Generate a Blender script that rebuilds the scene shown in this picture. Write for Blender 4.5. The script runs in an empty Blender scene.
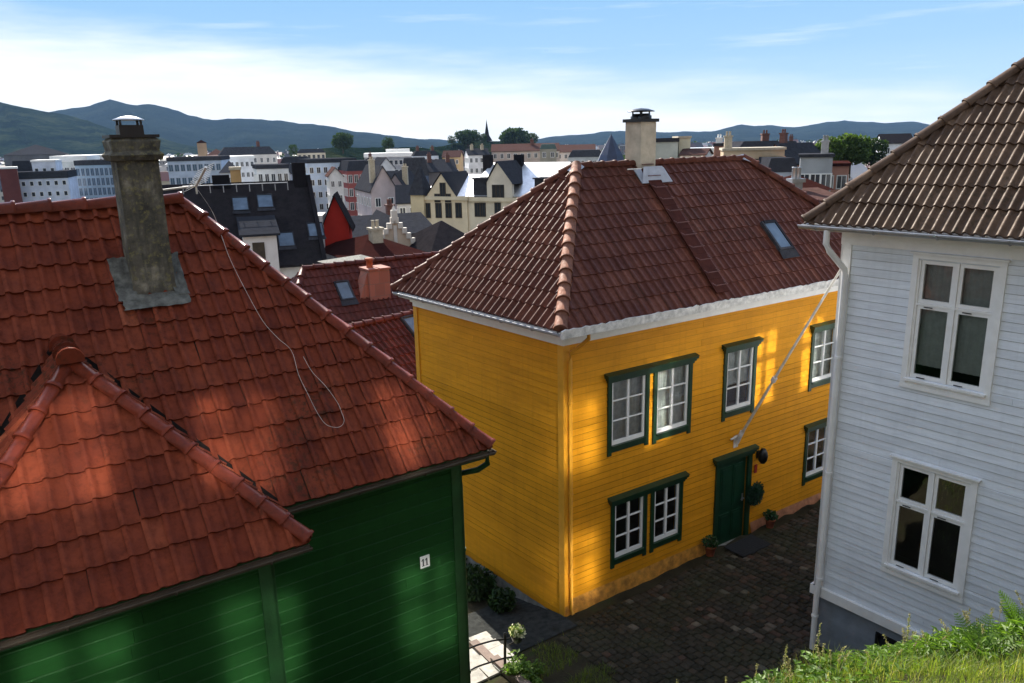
import bpy, bmesh, math, random
from mathutils import Vector, Matrix
random.seed(7)
S = bpy.context.scene
COL = S.collection
PI = math.pi

# ------------------------------------------------------------------ camera
F_PX, PITCH, ROLL, CZ = 780.0, math.radians(14.30), math.radians(-1.29), 9.05
FW = Vector((0, math.cos(PITCH), -math.sin(PITCH)))
_up = Vector((0, math.sin(PITCH), math.cos(PITCH)))
RT = math.cos(ROLL) * Vector((1, 0, 0)) + math.sin(ROLL) * _up
UP = math.cos(ROLL) * _up - math.sin(ROLL) * Vector((1, 0, 0))
CAM = Vector((0, 0, CZ))
cd = bpy.data.cameras.new('camera')
cam = bpy.data.objects.new('camera', cd)
COL.objects.link(cam)
cd.sensor_width = 36.0
cd.lens = F_PX * 36.0 / 1024.0
cd.clip_start, cd.clip_end = 0.05, 20000
m = Matrix((RT, UP, -FW)).transposed().to_4x4()
m.translation = CAM
cam.matrix_world = m
S.camera = cam


def at(px, py, Y):
    """world point seen at a pixel of the photograph at world depth Y"""
    d = FW + (px - 512) / F_PX * RT - (py - 341.5) / F_PX * UP
    return CAM + d * (Y / d.y)


# ------------------------------------------------------------------ materials
def new_mat(name):
    mt = bpy.data.materials.new(name)
    mt.use_nodes = True
    nt = mt.node_tree
    b = nt.nodes['Principled BSDF']
    return mt, nt, b


def N(nt, typ, **kw):
    n = nt.nodes.new(typ)
    for k, v in kw.items():
        if k in n.inputs.keys():
            n.inputs[k].default_value = v
        else:
            setattr(n, k, v)
    return n


def mixc(nt, fac, a, b, mode='MIX'):
    n = nt.nodes.new('ShaderNodeMix')
    n.data_type = 'RGBA'
    n.blend_type = mode
    for sock, v in ((n.inputs[0], fac), (n.inputs[6], a), (n.inputs[7], b)):
        if isinstance(v, (int, float)):
            sock.default_value = v
        elif isinstance(v, (tuple, list)):
            sock.default_value = (*v[:3], 1)
        else:
            nt.links.new(v, sock)
    return n.outputs[2]


def ramp(nt, src, stops):
    r = nt.nodes.new('ShaderNodeValToRGB')
    e = r.color_ramp.elements
    while len(e) < len(stops):
        e.new(0.5)
    for i, (p, c) in enumerate(stops):
        e[i].position = p
        e[i].color = (*c, 1) if len(c) == 3 else c
    nt.links.new(src, r.inputs[0])
    return r.outputs[0]


def noise(nt, vec, scale, detail=4, rough=0.6):
    n = nt.nodes.new('ShaderNodeTexNoise')
    n.inputs['Scale'].default_value = scale
    n.inputs['Detail'].default_value = detail
    n.inputs['Roughness'].default_value = rough
    if vec is not None:
        nt.links.new(vec, n.inputs['Vector'])
    return n.outputs['Fac']


def mapping(nt, scale=(1, 1, 1), coord='Object'):
    t = nt.nodes.new('ShaderNodeTexCoord')
    mp = nt.nodes.new('ShaderNodeMapping')
    mp.inputs['Scale'].default_value = scale
    nt.links.new(t.outputs[coord], mp.inputs['Vector'])
    return mp.outputs[0]


def bump(nt, b, h, strength=0.3, dist=0.01):
    n = nt.nodes.new('ShaderNodeBump')
    n.inputs['Strength'].default_value = strength
    n.inputs['Distance'].default_value = dist
    nt.links.new(h, n.inputs['Height'])
    nt.links.new(n.outputs[0], b.inputs['Normal'])


def plain(name, col, rough=0.6, var=0.25, scale=6.0, metal=0.0, bmp=0.15, spec=0.5):
    mt, nt, b = new_mat(name)
    v = mapping(nt)
    f = noise(nt, v, scale, 5)
    lo = tuple(c * (1 - var) for c in col)
    hi = tuple(min(1, c * (1 + var)) for c in col)
    c = ramp(nt, f, [(0.3, lo), (0.7, hi)])
    nt.links.new(c, b.inputs['Base Color'])
    b.inputs['Roughness'].default_value = rough
    b.inputs['Metallic'].default_value = metal
    b.inputs['Specular IOR Level'].default_value = spec
    if bmp:
        bump(nt, b, noise(nt, v, scale * 6, 3), bmp, 0.01)
    return mt


def paint_wood(name, col, worn, rough=0.45, dirt=0.35, vstretch=True):
    """painted weatherboards: streaky wear along the boards, rain streaks down them, fine grain"""
    mt, nt, b = new_mat(name)
    along = mapping(nt, (0.8, 0.8, 9.0))
    down = mapping(nt, (5.0, 5.0, 0.35))
    f1 = noise(nt, along, 3.0, 6, 0.65)
    f2 = noise(nt, down, 2.2, 5, 0.6)
    f3 = noise(nt, mapping(nt), 1.1, 4)
    c = mixc(nt, ramp(nt, f1, [(0.35, (0, 0, 0)), (0.75, (1, 1, 1))]), col, tuple(x * 0.82 for x in col))
    c = mixc(nt, ramp(nt, f2, [(0.5, (0, 0, 0)), (0.8, (dirt, dirt, dirt))]), c, worn)
    c = mixc(nt, ramp(nt, f3, [(0.45, (0, 0, 0)), (0.75, (dirt * .8,) * 3)]), c, tuple(x * 0.7 for x in worn))
    at_ = nt.nodes.new('ShaderNodeAttribute')
    at_.attribute_name = 'tv'
    c = mixc(nt, 1.0, c, ramp(nt, at_.outputs['Fac'], [(0.0, (.42, .42, .42)), (.06, (.86, .86, .86)), (1.0, (1.0, 1.0, 1.0))]), 'MULTIPLY')  # darkest stop carries the painted shade and grime of the grooves
    nt.links.new(c, b.inputs['Base Color'])
    rr = ramp(nt, f1, [(0.2, (rough * .8,) * 3), (0.8, (rough * 1.25,) * 3)])
    nt.links.new(rr, b.inputs['Roughness'])
    b.inputs['Specular IOR Level'].default_value = .11
    bump(nt, b, noise(nt, mapping(nt, (1.5, 1.5, 30)), 8, 4), 0.25, 0.004)
    return mt


def tile_mat(name, stops, dirt, moss, rough, spec=0.5, bs=.35):
    mt, nt, b = new_mat(name)
    a = nt.nodes.new('ShaderNodeAttribute')
    a.attribute_name = 'tv'
    c = ramp(nt, a.outputs['Fac'], stops)
    v = mapping(nt)
    f1 = noise(nt, v, 2.3, 6, 0.7)
    f2 = noise(nt, v, 14.0, 5, 0.7)
    f3 = noise(nt, v, 0.7, 4, 0.6)
    c = mixc(nt, ramp(nt, f1, [(0.42, (0, 0, 0)), (0.7, (.75, .75, .75))]), c, dirt)
    c = mixc(nt, ramp(nt, f2, [(0.48, (0, 0, 0)), (0.78, (.55, .55, .55))]), c, tuple(x * .55 for x in dirt))
    mm = mixc(nt, 1.0, ramp(nt, f3, [(0.52, (0, 0, 0)), (0.72, (1, 1, 1))]), ramp(nt, f2, [(0.5, (0, 0, 0)), (0.62, (1, 1, 1))]), 'MULTIPLY')
    c = mixc(nt, mm, c, moss)
    nt.links.new(c, b.inputs['Base Color'])
    rr = ramp(nt, f2, [(0.3, (rough * .75,) * 3), (0.75, (min(1, rough * 1.4),) * 3)])
    nt.links.new(rr, b.inputs['Roughness'])
    b.inputs['Specular IOR Level'].default_value = spec
    bump(nt, b, f2, bs, 0.006)
    return mt


def glass_mat(name, tint=(0.9, 0.95, 0.95), boost=0.06, rough=.015, wav=.06):
    mt = bpy.data.materials.new(name)
    mt.use_nodes = True
    nt = mt.node_tree
    nt.nodes.remove(nt.nodes['Principled BSDF'])
    out = nt.nodes['Material Output']
    tr = N(nt, 'ShaderNodeBsdfTransparent', Color=(*tint, 1))
    gl = N(nt, 'ShaderNodeBsdfGlossy', Roughness=rough, Color=(0.95, 0.97, 1, 1))
    fr = N(nt, 'ShaderNodeFresnel', IOR=1.52)
    ad = N(nt, 'ShaderNodeMath', operation='MULTIPLY_ADD')
    ad.inputs[1].default_value = 1.5
    ad.inputs[2].default_value = boost
    nt.links.new(fr.outputs[0], ad.inputs[0])
    mx = nt.nodes.new('ShaderNodeMixShader')
    nt.links.new(ad.outputs[0], mx.inputs[0])
    nt.links.new(tr.outputs[0], mx.inputs[1])
    nt.links.new(gl.outputs[0], mx.inputs[2])
    nt.links.new(mx.outputs[0], out.inputs['Surface'])
    v = mapping(nt)
    bm = nt.nodes.new('ShaderNodeBump')
    bm.inputs['Strength'].default_value = wav
    bm.inputs['Distance'].default_value = 0.02
    nt.links.new(noise(nt, v, 2.5, 2), bm.inputs['Height'])
    nt.links.new(bm.outputs[0], gl.inputs['Normal'])
    nt.links.new(bm.outputs[0], fr.inputs['Normal'])
    return mt


def leaf_mat(name, stops, transl=0.35):
    mt = bpy.data.materials.new(name)
    mt.use_nodes = True
    nt = mt.node_tree
    nt.nodes.remove(nt.nodes['Principled BSDF'])
    out = nt.nodes['Material Output']
    a = nt.nodes.new('ShaderNodeAttribute')
    a.attribute_name = 'tv'
    c = ramp(nt, a.outputs['Fac'], stops)
    d = nt.nodes.new('ShaderNodeBsdfDiffuse')
    t = nt.nodes.new('ShaderNodeBsdfTranslucent')
    g = N(nt, 'ShaderNodeBsdfGlossy', Roughness=0.5, Color=(.5, .5, .5, 1))
    nt.links.new(c, d.inputs[0])
    ct = mixc(nt, 1.0, c, (1.5, 1.6, 0.7), 'MULTIPLY')
    nt.links.new(ct, t.inputs[0])
    mx = nt.nodes.new('ShaderNodeMixShader')
    mx.inputs[0].default_value = transl
    nt.links.new(d.outputs[0], mx.inputs[1])
    nt.links.new(t.outputs[0], mx.inputs[2])
    m2 = nt.nodes.new('ShaderNodeMixShader')
    m2.inputs[0].default_value = 0.04
    nt.links.new(mx.outputs[0], m2.inputs[1])
    nt.links.new(g.outputs[0], m2.inputs[2])
    nt.links.new(m2.outputs[0], out.inputs['Surface'])
    return mt


M = {}
M['tile_red'] = tile_mat('red_clay_tile', [(0, (.115, .023, .010)), (.4, (.18, .036, .015)), (.75, (.225, .050, .021)), (1, (.33, .09, .040))], (.060, .013, .009), (.028, .026, .014), .6, .09)
M['tile_brown'] = tile_mat('brown_concrete_tile', [(0, (.080, .027, .016)), (.5, (.11, .036, .021)), (1, (.17, .060, .035))], (.06, .015, .010), (.042, .028, .017), .55, .12)
M['tile_taupe'] = tile_mat('weathered_taupe_tile', [(0, (.075, .044, .027)), (.5, (.11, .067, .041)), (1, (.17, .108, .068))], (.05, .029, .018), (.045, .038, .022), .55, .14)
M['tile_maroon'] = tile_mat('maroon_tile', [(0, (.075, .018, .012)), (.5, (.105, .025, .016)), (1, (.15, .038, .024))], (.05, .014, .010), (.035, .024, .015), .5, .12)
M['tile_grey'] = tile_mat('grey_slate', [(0, (.034, .036, .043)), (1, (.065, .066, .075))], (.024, .024, .028), (.04, .04, .034), .9, .0)
M['tile_black'] = tile_mat('black_tile', [(0, (.016, .015, .018)), (1, (.032, .028, .03))], (.012, .012, .014), (.02, .02, .016), .9, .0)
M['cap_red'] = tile_mat('glazed_red_ridge_tile', [(0, (.13, .026, .013)), (1, (.20, .038, .018))], (.07, .018, .011), (.03, .03, .018), .22, .11, .06)
M['cap_brown'] = tile_mat('matt_brown_ridge_tile', [(0, (.17, .072, .045)), (1, (.27, .12, .075))], (.11, .05, .033), (.05, .045, .03), .7, .12)
M['deck'] = plain('roof_underside_wood', (.06, .045, .035), .8)
M['yellow'] = paint_wood('yellow_painted_boards', (.82, .35, .016), (.50, .20, .016), .5, .35)
M['green'] = paint_wood('green_painted_boards', (.011, .060, .013), (.008, .034, .009), .5, .4)
M['white_boards'] = paint_wood('white_painted_boards', (.82, .87, .92), (.56, .60, .63), .3, .28)
M['white'] = plain('white_trim_paint', (.80, .80, .78), .4, .06, 5)
M['green_trim'] = plain('dark_green_trim_paint', (.008, .036, .015), .35, .25, 5)
M['green_trim_house'] = plain('green_corner_paint', (.009, .048, .012), .5, .3, 4)
M['door_green'] = plain('green_door_paint', (.006, .038, .018), .3, .25, 4)
M['yellow_trim'] = plain('yellow_trim_paint', (.70, .32, .022), .45, .12, 4)
M['glass'] = glass_mat('window_glass')
M['glass_reflect'] = glass_mat('sun_reflecting_glass', (.75, .8, .8), .55, .07, .010)  # reflectivity raised so these panes throw sun patches on facing walls and roofs
M['glass_dark'] = plain('dark_window_glass', (.025, .032, .042), .08, .4, 1.0, bmp=0)
M['glass_blue'] = plain('blue_window_glass', (.07, .12, .18), .10, .4, .6, bmp=0)
M['glass_sky'] = plain('skylight_glass', (.10, .14, .19), .12, .3, 2.0, bmp=0)
M['curtain'] = plain('grey_curtain', (.33, .35, .33), .9, .12, 12)
M['blind'] = plain('pale_net_curtain', (.45, .46, .44), .9, .25, 9)
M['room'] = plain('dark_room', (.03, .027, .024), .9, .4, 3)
M['zinc'] = plain('grey_zinc', (.42, .43, .45), .38, .15, 4, metal=.7)
M['lead'] = plain('lead_flashing', (.115, .115, .10), .8, .6, 9, spec=.2, bmp=.4)
M['valley'] = plain('dark_valley_lead', (.014, .012, .011), .9, .4, 6, spec=0)  # near-black strip along the roof valleys
M['gutter_pale'] = plain('weathered_pale_gutter', (.60, .59, .56), .7, .35, 9, bmp=.5)
M['gutter_blue'] = plain('grey_painted_gutter', (.36, .38, .42), .45, .15, 6)
M['black_metal'] = plain('black_metal', (.012, .012, .013), .35, .3, 8, metal=.3)
M['alu'] = plain('white_aluminium', (.80, .80, .78), .3, .1, 8, metal=.3)
M['cable'] = plain('pale_cable', (.62, .58, .52), .6, .2, 8)
M['pole_wood'] = plain('weathered_white_pole', (.55, .52, .46), .6, .25, 9)
M['stone'] = plain('rough_foundation_stone', (.23, .22, .20), .9, .45, 3, bmp=.8)
M['plinth_red'] = plain('pink_plinth_plaster', (.40, .17, .085), .9, .4, 5, bmp=.8)
M['plinth_ochre'] = plain('flaking_ochre_plaster', (.52, .23, .03), .9, .5, 6, bmp=.8)
M['plinth_blue'] = plain('grey_plinth_paint', (.20, .23, .27), .7, .2, 3, bmp=.4)
M['beige_plaster'] = plain('beige_plaster', (.46, .40, .30), .85, .2, 4, bmp=.3)
M['terracotta'] = plain('terracotta', (.36, .10, .045), .8, .25, 8)
M['step_metal'] = plain('brown_step_metal', (.15, .06, .045), .55, .3, 9)
M['soil'] = plain('soil', (.04, .03, .02), .95, .4, 12)
M['mat'] = plain('black_rubber', (.012, .012, .013), .9, .4, 20)
M['sign_white'] = plain('enamel_white', (.8, .8, .78), .3, .04, 5, bmp=0)
M['sign_black'] = plain('enamel_black', (.01, .01, .01), .3, .1, 5, bmp=0)
M['red_enamel'] = plain('red_enamel', (.35, .02, .015), .4, .2, 8)
M['pale_slab'] = plain('pale_paving_stone', (.44, .42, .37), .85, .35, 5, bmp=.6)
M['brown_kerb'] = plain('brown_kerb_stone', (.23, .17, .14), .85, .3, 6, bmp=.5)
M['dark_path'] = plain('dark_asphalt', (.034, .036, .034), .95, .4, 8, bmp=.5, spec=.03)
M['bark'] = plain('bark', (.06, .045, .03), .95, .4, 3)


def chimney_mat():
    mt, nt, b = new_mat('lichen_stained_plaster')
    v = mapping(nt)
    f1 = noise(nt, v, 3.2, 6, .7)
    f2 = noise(nt, mapping(nt, (6, 6, .8)), 2.0, 5, .6)
    f3 = noise(nt, v, 17, 5, .7)
    c = ramp(nt, f1, [(.32, (.035, .032, .026)), (.55, (.12, .108, .080)), (.75, (.36, .325, .245))])
    c = mixc(nt, ramp(nt, f2, [(.45, (0, 0, 0)), (.7, (.8, .8, .8))]), c, (.035, .033, .026))
    c = mixc(nt, ramp(nt, f3, [(.52, (0, 0, 0)), (.7, (.7, .7, .7))]), c, (.24, .21, .07))
    nt.links.new(c, b.inputs['Base Color'])
    b.inputs['Roughness'].default_value = .95
    bump(nt, b, f3, .8, .02)
    return mt


M['chimney_old'] = chimney_mat()


def block_mat(name, col, joint, sx, sz):
    mt, nt, b = new_mat(name)
    bt = nt.nodes.new('ShaderNodeTexBrick')
    bt.inputs['Scale'].default_value = 1
    bt.inputs['Brick Width'].default_value = sx
    bt.inputs['Row Height'].default_value = sz
    bt.inputs['Mortar Size'].default_value = .012
    bt.inputs['Color1'].default_value = (*col, 1)
    bt.inputs['Color2'].default_value = (*[c * .75 for c in col], 1)
    bt.inputs['Mortar'].default_value = (*joint, 1)
    t = nt.nodes.new('ShaderNodeTexCoord')
    sp = nt.nodes.new('ShaderNodeSeparateXYZ')
    nt.links.new(t.outputs['Object'], sp.inputs[0])
    cb = nt.nodes.new('ShaderNodeCombineXYZ')
    ad = nt.nodes.new('ShaderNodeMath')
    nt.links.new(sp.outputs[0], ad.inputs[0])
    nt.links.new(sp.outputs[1], ad.inputs[1])
    nt.links.new(ad.outputs[0], cb.inputs[0])
    nt.links.new(sp.outputs[2], cb.inputs[1])
    nt.links.new(cb.outputs[0], bt.inputs['Vector'])
    nt.links.new(bt.outputs['Color'], b.inputs['Base Color'])
    b.inputs['Roughness'].default_value = .85
    return mt


M['brick_orange'] = block_mat('orange_brick', (.36, .13, .09), (.22, .12, .09), .5, .45)
M['brick_red'] = block_mat('red_brick', (.15, .065, .05), (.20, .10, .08), .6, .2)
_pc = {}


def wallmat(rgb, rough=.8):
    k = tuple(round(c, 3) for c in rgb)
    if k not in _pc:
        _pc[k] = plain('facade_plaster_%d' % len(_pc), tuple(min(.85, c * 1.05) for c in rgb), rough, .2, .35, bmp=.1, spec=.08)
    return _pc[k]


# ------------------------------------------------------------------ mesh builder
class MB:
    def __init__(self):
        self.v, self.f, self.mi, self.tv, self.sm = [], [], [], [], []
        self.M = Matrix.Identity(4)

    def add(self, vs, fs, mi=0, tv=None, smooth=False):
        o = len(self.v)
        self.v += [tuple(self.M @ Vector(p)) for p in vs]
        t = random.random() if tv is None else tv
        for f in fs:
            self.f.append([i + o for i in f])
            self.mi.append(mi)
            self.tv.append(t)
            self.sm.append(smooth)

    def box(self, x0, x1, y0, y1, z0, z1, mi=0, tv=None):
        vs = [(x, y, z) for z in (z0, z1) for y in (y0, y1) for x in (x0, x1)]
        self.add(vs, [(0, 2, 3, 1), (4, 5, 7, 6), (0, 1, 5, 4), (2, 6, 7, 3), (0, 4, 6, 2), (1, 3, 7, 5)], mi, tv)

    def prism(self, poly, y0, y1, mi=0, tv=None):
        """polygon in (x,z), extruded along y"""
        n = len(poly)
        vs = [(x, y0, z) for x, z in poly] + [(x, y1, z) for x, z in poly]
        fs = [tuple(range(n)), tuple(range(2 * n - 1, n - 1, -1))] + [(i, i + n, (i + 1) % n + n, (i + 1) % n) for i in range(n)]
        self.add(vs, fs, mi, tv)

    def plate(self, poly, z0, z1, mi=0, tv=None):
        n = len(poly)
        vs = [(x, y, z0) for x, y in poly] + [(x, y, z1) for x, y in poly]
        fs = [tuple(range(n - 1, -1, -1)), tuple(range(n, 2 * n))] + [(i, (i + 1) % n, (i + 1) % n + n, i + n) for i in range(n)]
        self.add(vs, fs, mi, tv)

    def tube(self, pts, r, seg=8, mi=0, r1=None, caps=True, tv=None):
        pts = [Vector(p) for p in pts]
        n = len(pts)
        vs, fs = [], []
        for i, p in enumerate(pts):
            d = (pts[min(i + 1, n - 1)] - pts[max(i - 1, 0)]).normalized()
            a = Vector((0, 0, 1)) if abs(d.z) < .9 else Vector((1, 0, 0))
            s = d.cross(a).normalized()
            t = s.cross(d)
            rr = r if r1 is None else r + (r1 - r) * i / max(1, n - 1)
            for k in range(seg):
                an = 2 * PI * k / seg
                vs.append(p + s * math.cos(an) * rr + t * math.sin(an) * rr)
        for i in range(n - 1):
            for k in range(seg):
                a, b = i * seg + k, i * seg + (k + 1) % seg
                fs.append((a, b, b + seg, a + seg))
        self.add(vs, fs, mi, tv, True)
        if caps:
            self.add(vs[:seg], [tuple(range(seg - 1, -1, -1))], mi, tv)
            self.add(vs[-seg:], [tuple(range(seg))], mi, tv)

    def lathe(self, prof, seg=16, mi=0, c=(0, 0, 0)):
        vs, fs = [], []
        for r, z in prof:
            for k in range(seg):
                a = 2 * PI * k / seg
                vs.append((c[0] + r * math.cos(a), c[1] + r * math.sin(a), c[2] + z))
        for i in range(len(prof) - 1):
            for k in range(seg):
                a, b = i * seg + k, i * seg + (k + 1) % seg
                fs.append((a, b, b + seg, a + seg))
        self.add(vs, fs, mi, None, True)

    def build(self, name, mats, parent=None, merge=False):
        me = bpy.data.meshes.new(name)
        me.from_pydata(self.v, [], self.f)
        if not isinstance(mats, (list, tuple)):
            mats = [mats]
        for q in mats:
            me.materials.append(M[q] if isinstance(q, str) else q)
        me.polygons.foreach_set('material_index', self.mi)
        me.polygons.foreach_set('use_smooth', self.sm)
        a = me.attributes.new('tv', 'FLOAT', 'FACE')
        a.data.foreach_set('value', self.tv)
        me.update()
        o = bpy.data.objects.new(name, me)
        COL.objects.link(o)
        if parent is not None:
            o.parent = parent
        return o


def frame(o, xdir):
    x = Vector(xdir).normalized()
    z = Vector((0, 0, 1))
    y = z.cross(x)
    mm = Matrix((x, y, z)).transposed().to_4x4()
    mm.translation = Vector(o)
    return mm


def tag(o, label, cat, group=None, kind=None):
    o['label'] = label
    o['category'] = cat
    if group:
        o['group'] = group
    if kind:
        o['kind'] = kind
    return o


def thing(name, label, cat, loc=(0, 0, 0), rz=0.0, group=None):
    o = bpy.data.objects.new(name, None)
    COL.objects.link(o)
    o.location = loc
    o.rotation_euler = (0, 0, rz)
    o.empty_display_size = .3
    return tag(o, label, cat, group)


def struct(o):
    o['kind'] = 'structure'
    return o


# ------------------------------------------------------------------ roofs
def slope(name, mat, parent, A, U, V, poly, w=.2, c=.33, H=.045, th=.03, over=.05, seg=9, jit=.004, deck=.12, rollw=.42, phase=0.0, edge=.20, tvs=.2):
    """a pantiled roof slope: real S-shaped tiles laid course over course, cut to a convex polygon (s along eave, t up the slope)"""
    A, U, V = Vector(A), Vector(U).normalized(), Vector(V).normalized()
    Nn = U.cross(V).normalized()
    smin, smax = min(p[0] for p in poly), max(p[0] for p in poly)
    tmax = max(p[1] for p in poly)
    # span of the polygon at each course, so no tile is built far outside it
    def span(t):
        xs = []
        n = len(poly)
        for i in range(n):
            (a, b), (a2, b2) = poly[i], poly[(i + 1) % n]
            if min(b, b2) <= t <= max(b, b2) and abs(b2 - b) > 1e-6:
                xs.append(a + (a2 - a) * (t - b) / (b2 - b))
            if abs(b - t) < 1e-6:
                xs.append(a)
        return (min(xs), max(xs)) if xs else None
    mb = MB()
    rows = int(math.ceil(tmax / c))
    def prof(x):
        return H * math.sin(PI * (edge + (1 - edge) * x / rollw)) if x < rollw else -.22 * H * math.sin(PI * (x - rollw) / (1 - rollw))
    pr = [(i / (seg - 1), prof(i / (seg - 1))) for i in range(seg)]
    for k in range(rows):
        t0, t1 = k * c - (over if k == 0 else 0), min((k + 1) * c + .05, tmax + .1)
        sp = [span(max(0.001, min(tmax - .001, q))) for q in (k * c, (k + .5) * c, (k + 1) * c)]
        sp = [q for q in sp if q]
        if not sp:
            continue
        s0, s1 = min(q[0] for q in sp) - w, max(q[1] for q in sp) + w
        j0, j1 = math.floor(s0 / w), math.ceil(s1 / w)
        for j in range(j0, j1):
            x0 = j * w + random.uniform(-jit, jit) + phase
            dz = random.uniform(-jit, jit)
            dt = random.uniform(-jit, jit) * 1.5
            sl = random.uniform(-jit, jit)
            lo, hi, lip = [], [], []
            for x, h in pr:
                s = x0 + x * w * 1.04
                lo.append(A + U * s + V * (t0 + dt) + Nn * (h + th + dz))
                hi.append(A + U * (s + sl) + V * t1 + Nn * (h + dz * .3))
                lip.append(A + U * s + V * (t0 + dt + .002) + Nn * (h + dz - .012))
            tv = random.gauss(.5, tvs)
            n = seg
            mb.add(lo + hi, [(i, i + 1, n + i + 1, n + i) for i in range(n - 1)], 0, tv, True)
            mb.add(lip + lo, [(i, i + 1, n + i + 1, n + i) for i in range(n - 1)], 0, tv * .9)
    o = mb.build(name, [mat, 'deck'], parent)
    bm = bmesh.new()
    bm.from_mesh(o.data)
    n = len(poly)
    for i in range(n):
        p, q = poly[i], poly[(i + 1) % n]
        if abs(p[1]) < 1e-6 and abs(q[1]) < 1e-6:
            continue
        d = (q[0] - p[0], q[1] - p[1])
        out = (U * d[1] - V * d[0]).normalized()
        co = A + U * p[0] + V * p[1]
        bmesh.ops.bisect_plane(bm, geom=bm.verts[:] + bm.edges[:] + bm.faces[:], plane_co=co, plane_no=out, clear_outer=True)
    if deck:
        top = [bm.verts.new(A + U * s + V * t - Nn * .02) for s, t in poly]
        bot = [bm.verts.new(A + U * s + V * t - Nn * (.02 + deck)) for s, t in poly]
        fs = [bm.faces.new(top), bm.faces.new(bot[::-1])]
        for i in range(n):
            fs.append(bm.faces.new((top[i], bot[i], bot[(i + 1) % n], top[(i + 1) % n])))
        for f in fs:
            f.material_index = 1
    bm.to_mesh(o.data)
    bm.free()
    return o


def ridge_caps(name, mat, parent, P, Q, r=.11, L=.36, up=(0, 0, 1), lift=.02, rim=True, flat=1.0):
    """overlapping half-round ridge tiles from P (low) to Q (high)"""
    P, Q = Vector(P), Vector(Q)
    d = (Q - P)
    n = max(1, round(d.length / L))
    d.normalize()
    up = Vector(up)
    up = (up - d * up.dot(d)).normalized()
    sd = d.cross(up)
    step = (Q - P).length / n
    mb = MB()
    K = 9
    for i in range(n):
        a0 = P + d * (i * step - .03) + up * (lift + random.uniform(-.006, .006)) + sd * random.uniform(-.008, .008)
        a1 = P + d * ((i + 1) * step + .03) + up * (lift - .018)
        tv = random.gauss(.5, .2)
        rings = [(a0, r * 1.14), (a0 + d * .035, r * 1.16), (a0 + d * .042, r * 1.02), (a1, r * .92)] if rim else [(a0, r * 1.1), (a1, r * .92)]
        vs = []
        for c, rr in rings:
            for k in range(K):
                an = PI * (-.06 + 1.12 * k / (K - 1))
                vs.append(c + sd * math.cos(an) * rr + up * math.sin(an) * rr * flat)
        fs = []
        for q in range(len(rings) - 1):
            for k in range(K - 1):
                fs.append((q * K + k, (q + 1) * K + k, (q + 1) * K + k + 1, q * K + k + 1))
        mb.add(vs, fs, 0, tv, True)
        mb.add([a0 - up * .03] + vs[:K], [(0, k + 1, k + 2) for k in range(K - 1)], 0, tv * .8)
    return mb.build(name, mat, parent)


def gutter(mb, P, Q, r=.065, mi=0, brackets=.9, hang=(0, 0, -1), side=None):
    P, Q = Vector(P), Vector(Q)
    d = (Q - P)
    L = d.length
    d.normalize()
    up = Vector((0, 0, 1))
    sd = d.cross(up).normalized()
    K = 9
    vs, fs = [], []
    for c in (P, Q):
        for rr in (r, r - .006):
            for k in range(K):
                an = PI + PI * k / (K - 1)
                vs.append(c + sd * math.cos(an) * rr + up * math.sin(an) * rr)
    for off in (0, K):
        for k in range(K - 1):
            fs.append((off + k, off + k + 1, 2 * K + off + k + 1, 2 * K + off + k))
    fs += [(0, 2 * K, 3 * K, K), (K - 1, 2 * K - 1, 4 * K - 1, 3 * K - 1)]
    mb.add(vs, fs, mi, None, True)
    for c, o in ((P, 0), (Q, 2 * K)):
        mb.add(vs[o:o + K], [tuple(range(K))], mi)
    for s in (-1, 1):
        mb.tube([P + sd * s * r, Q + sd * s * r], .008, 6, mi)
    k = .3
    while k < L:
        c = P + d * k
        pts = [c + sd * math.cos(PI + PI * q / 8) * (r + .006) + up * math.sin(PI + PI * q / 8) * (r + .006) for q in range(9)]
        mb.tube(pts, .010, 5, mi)
        k += brackets


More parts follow.
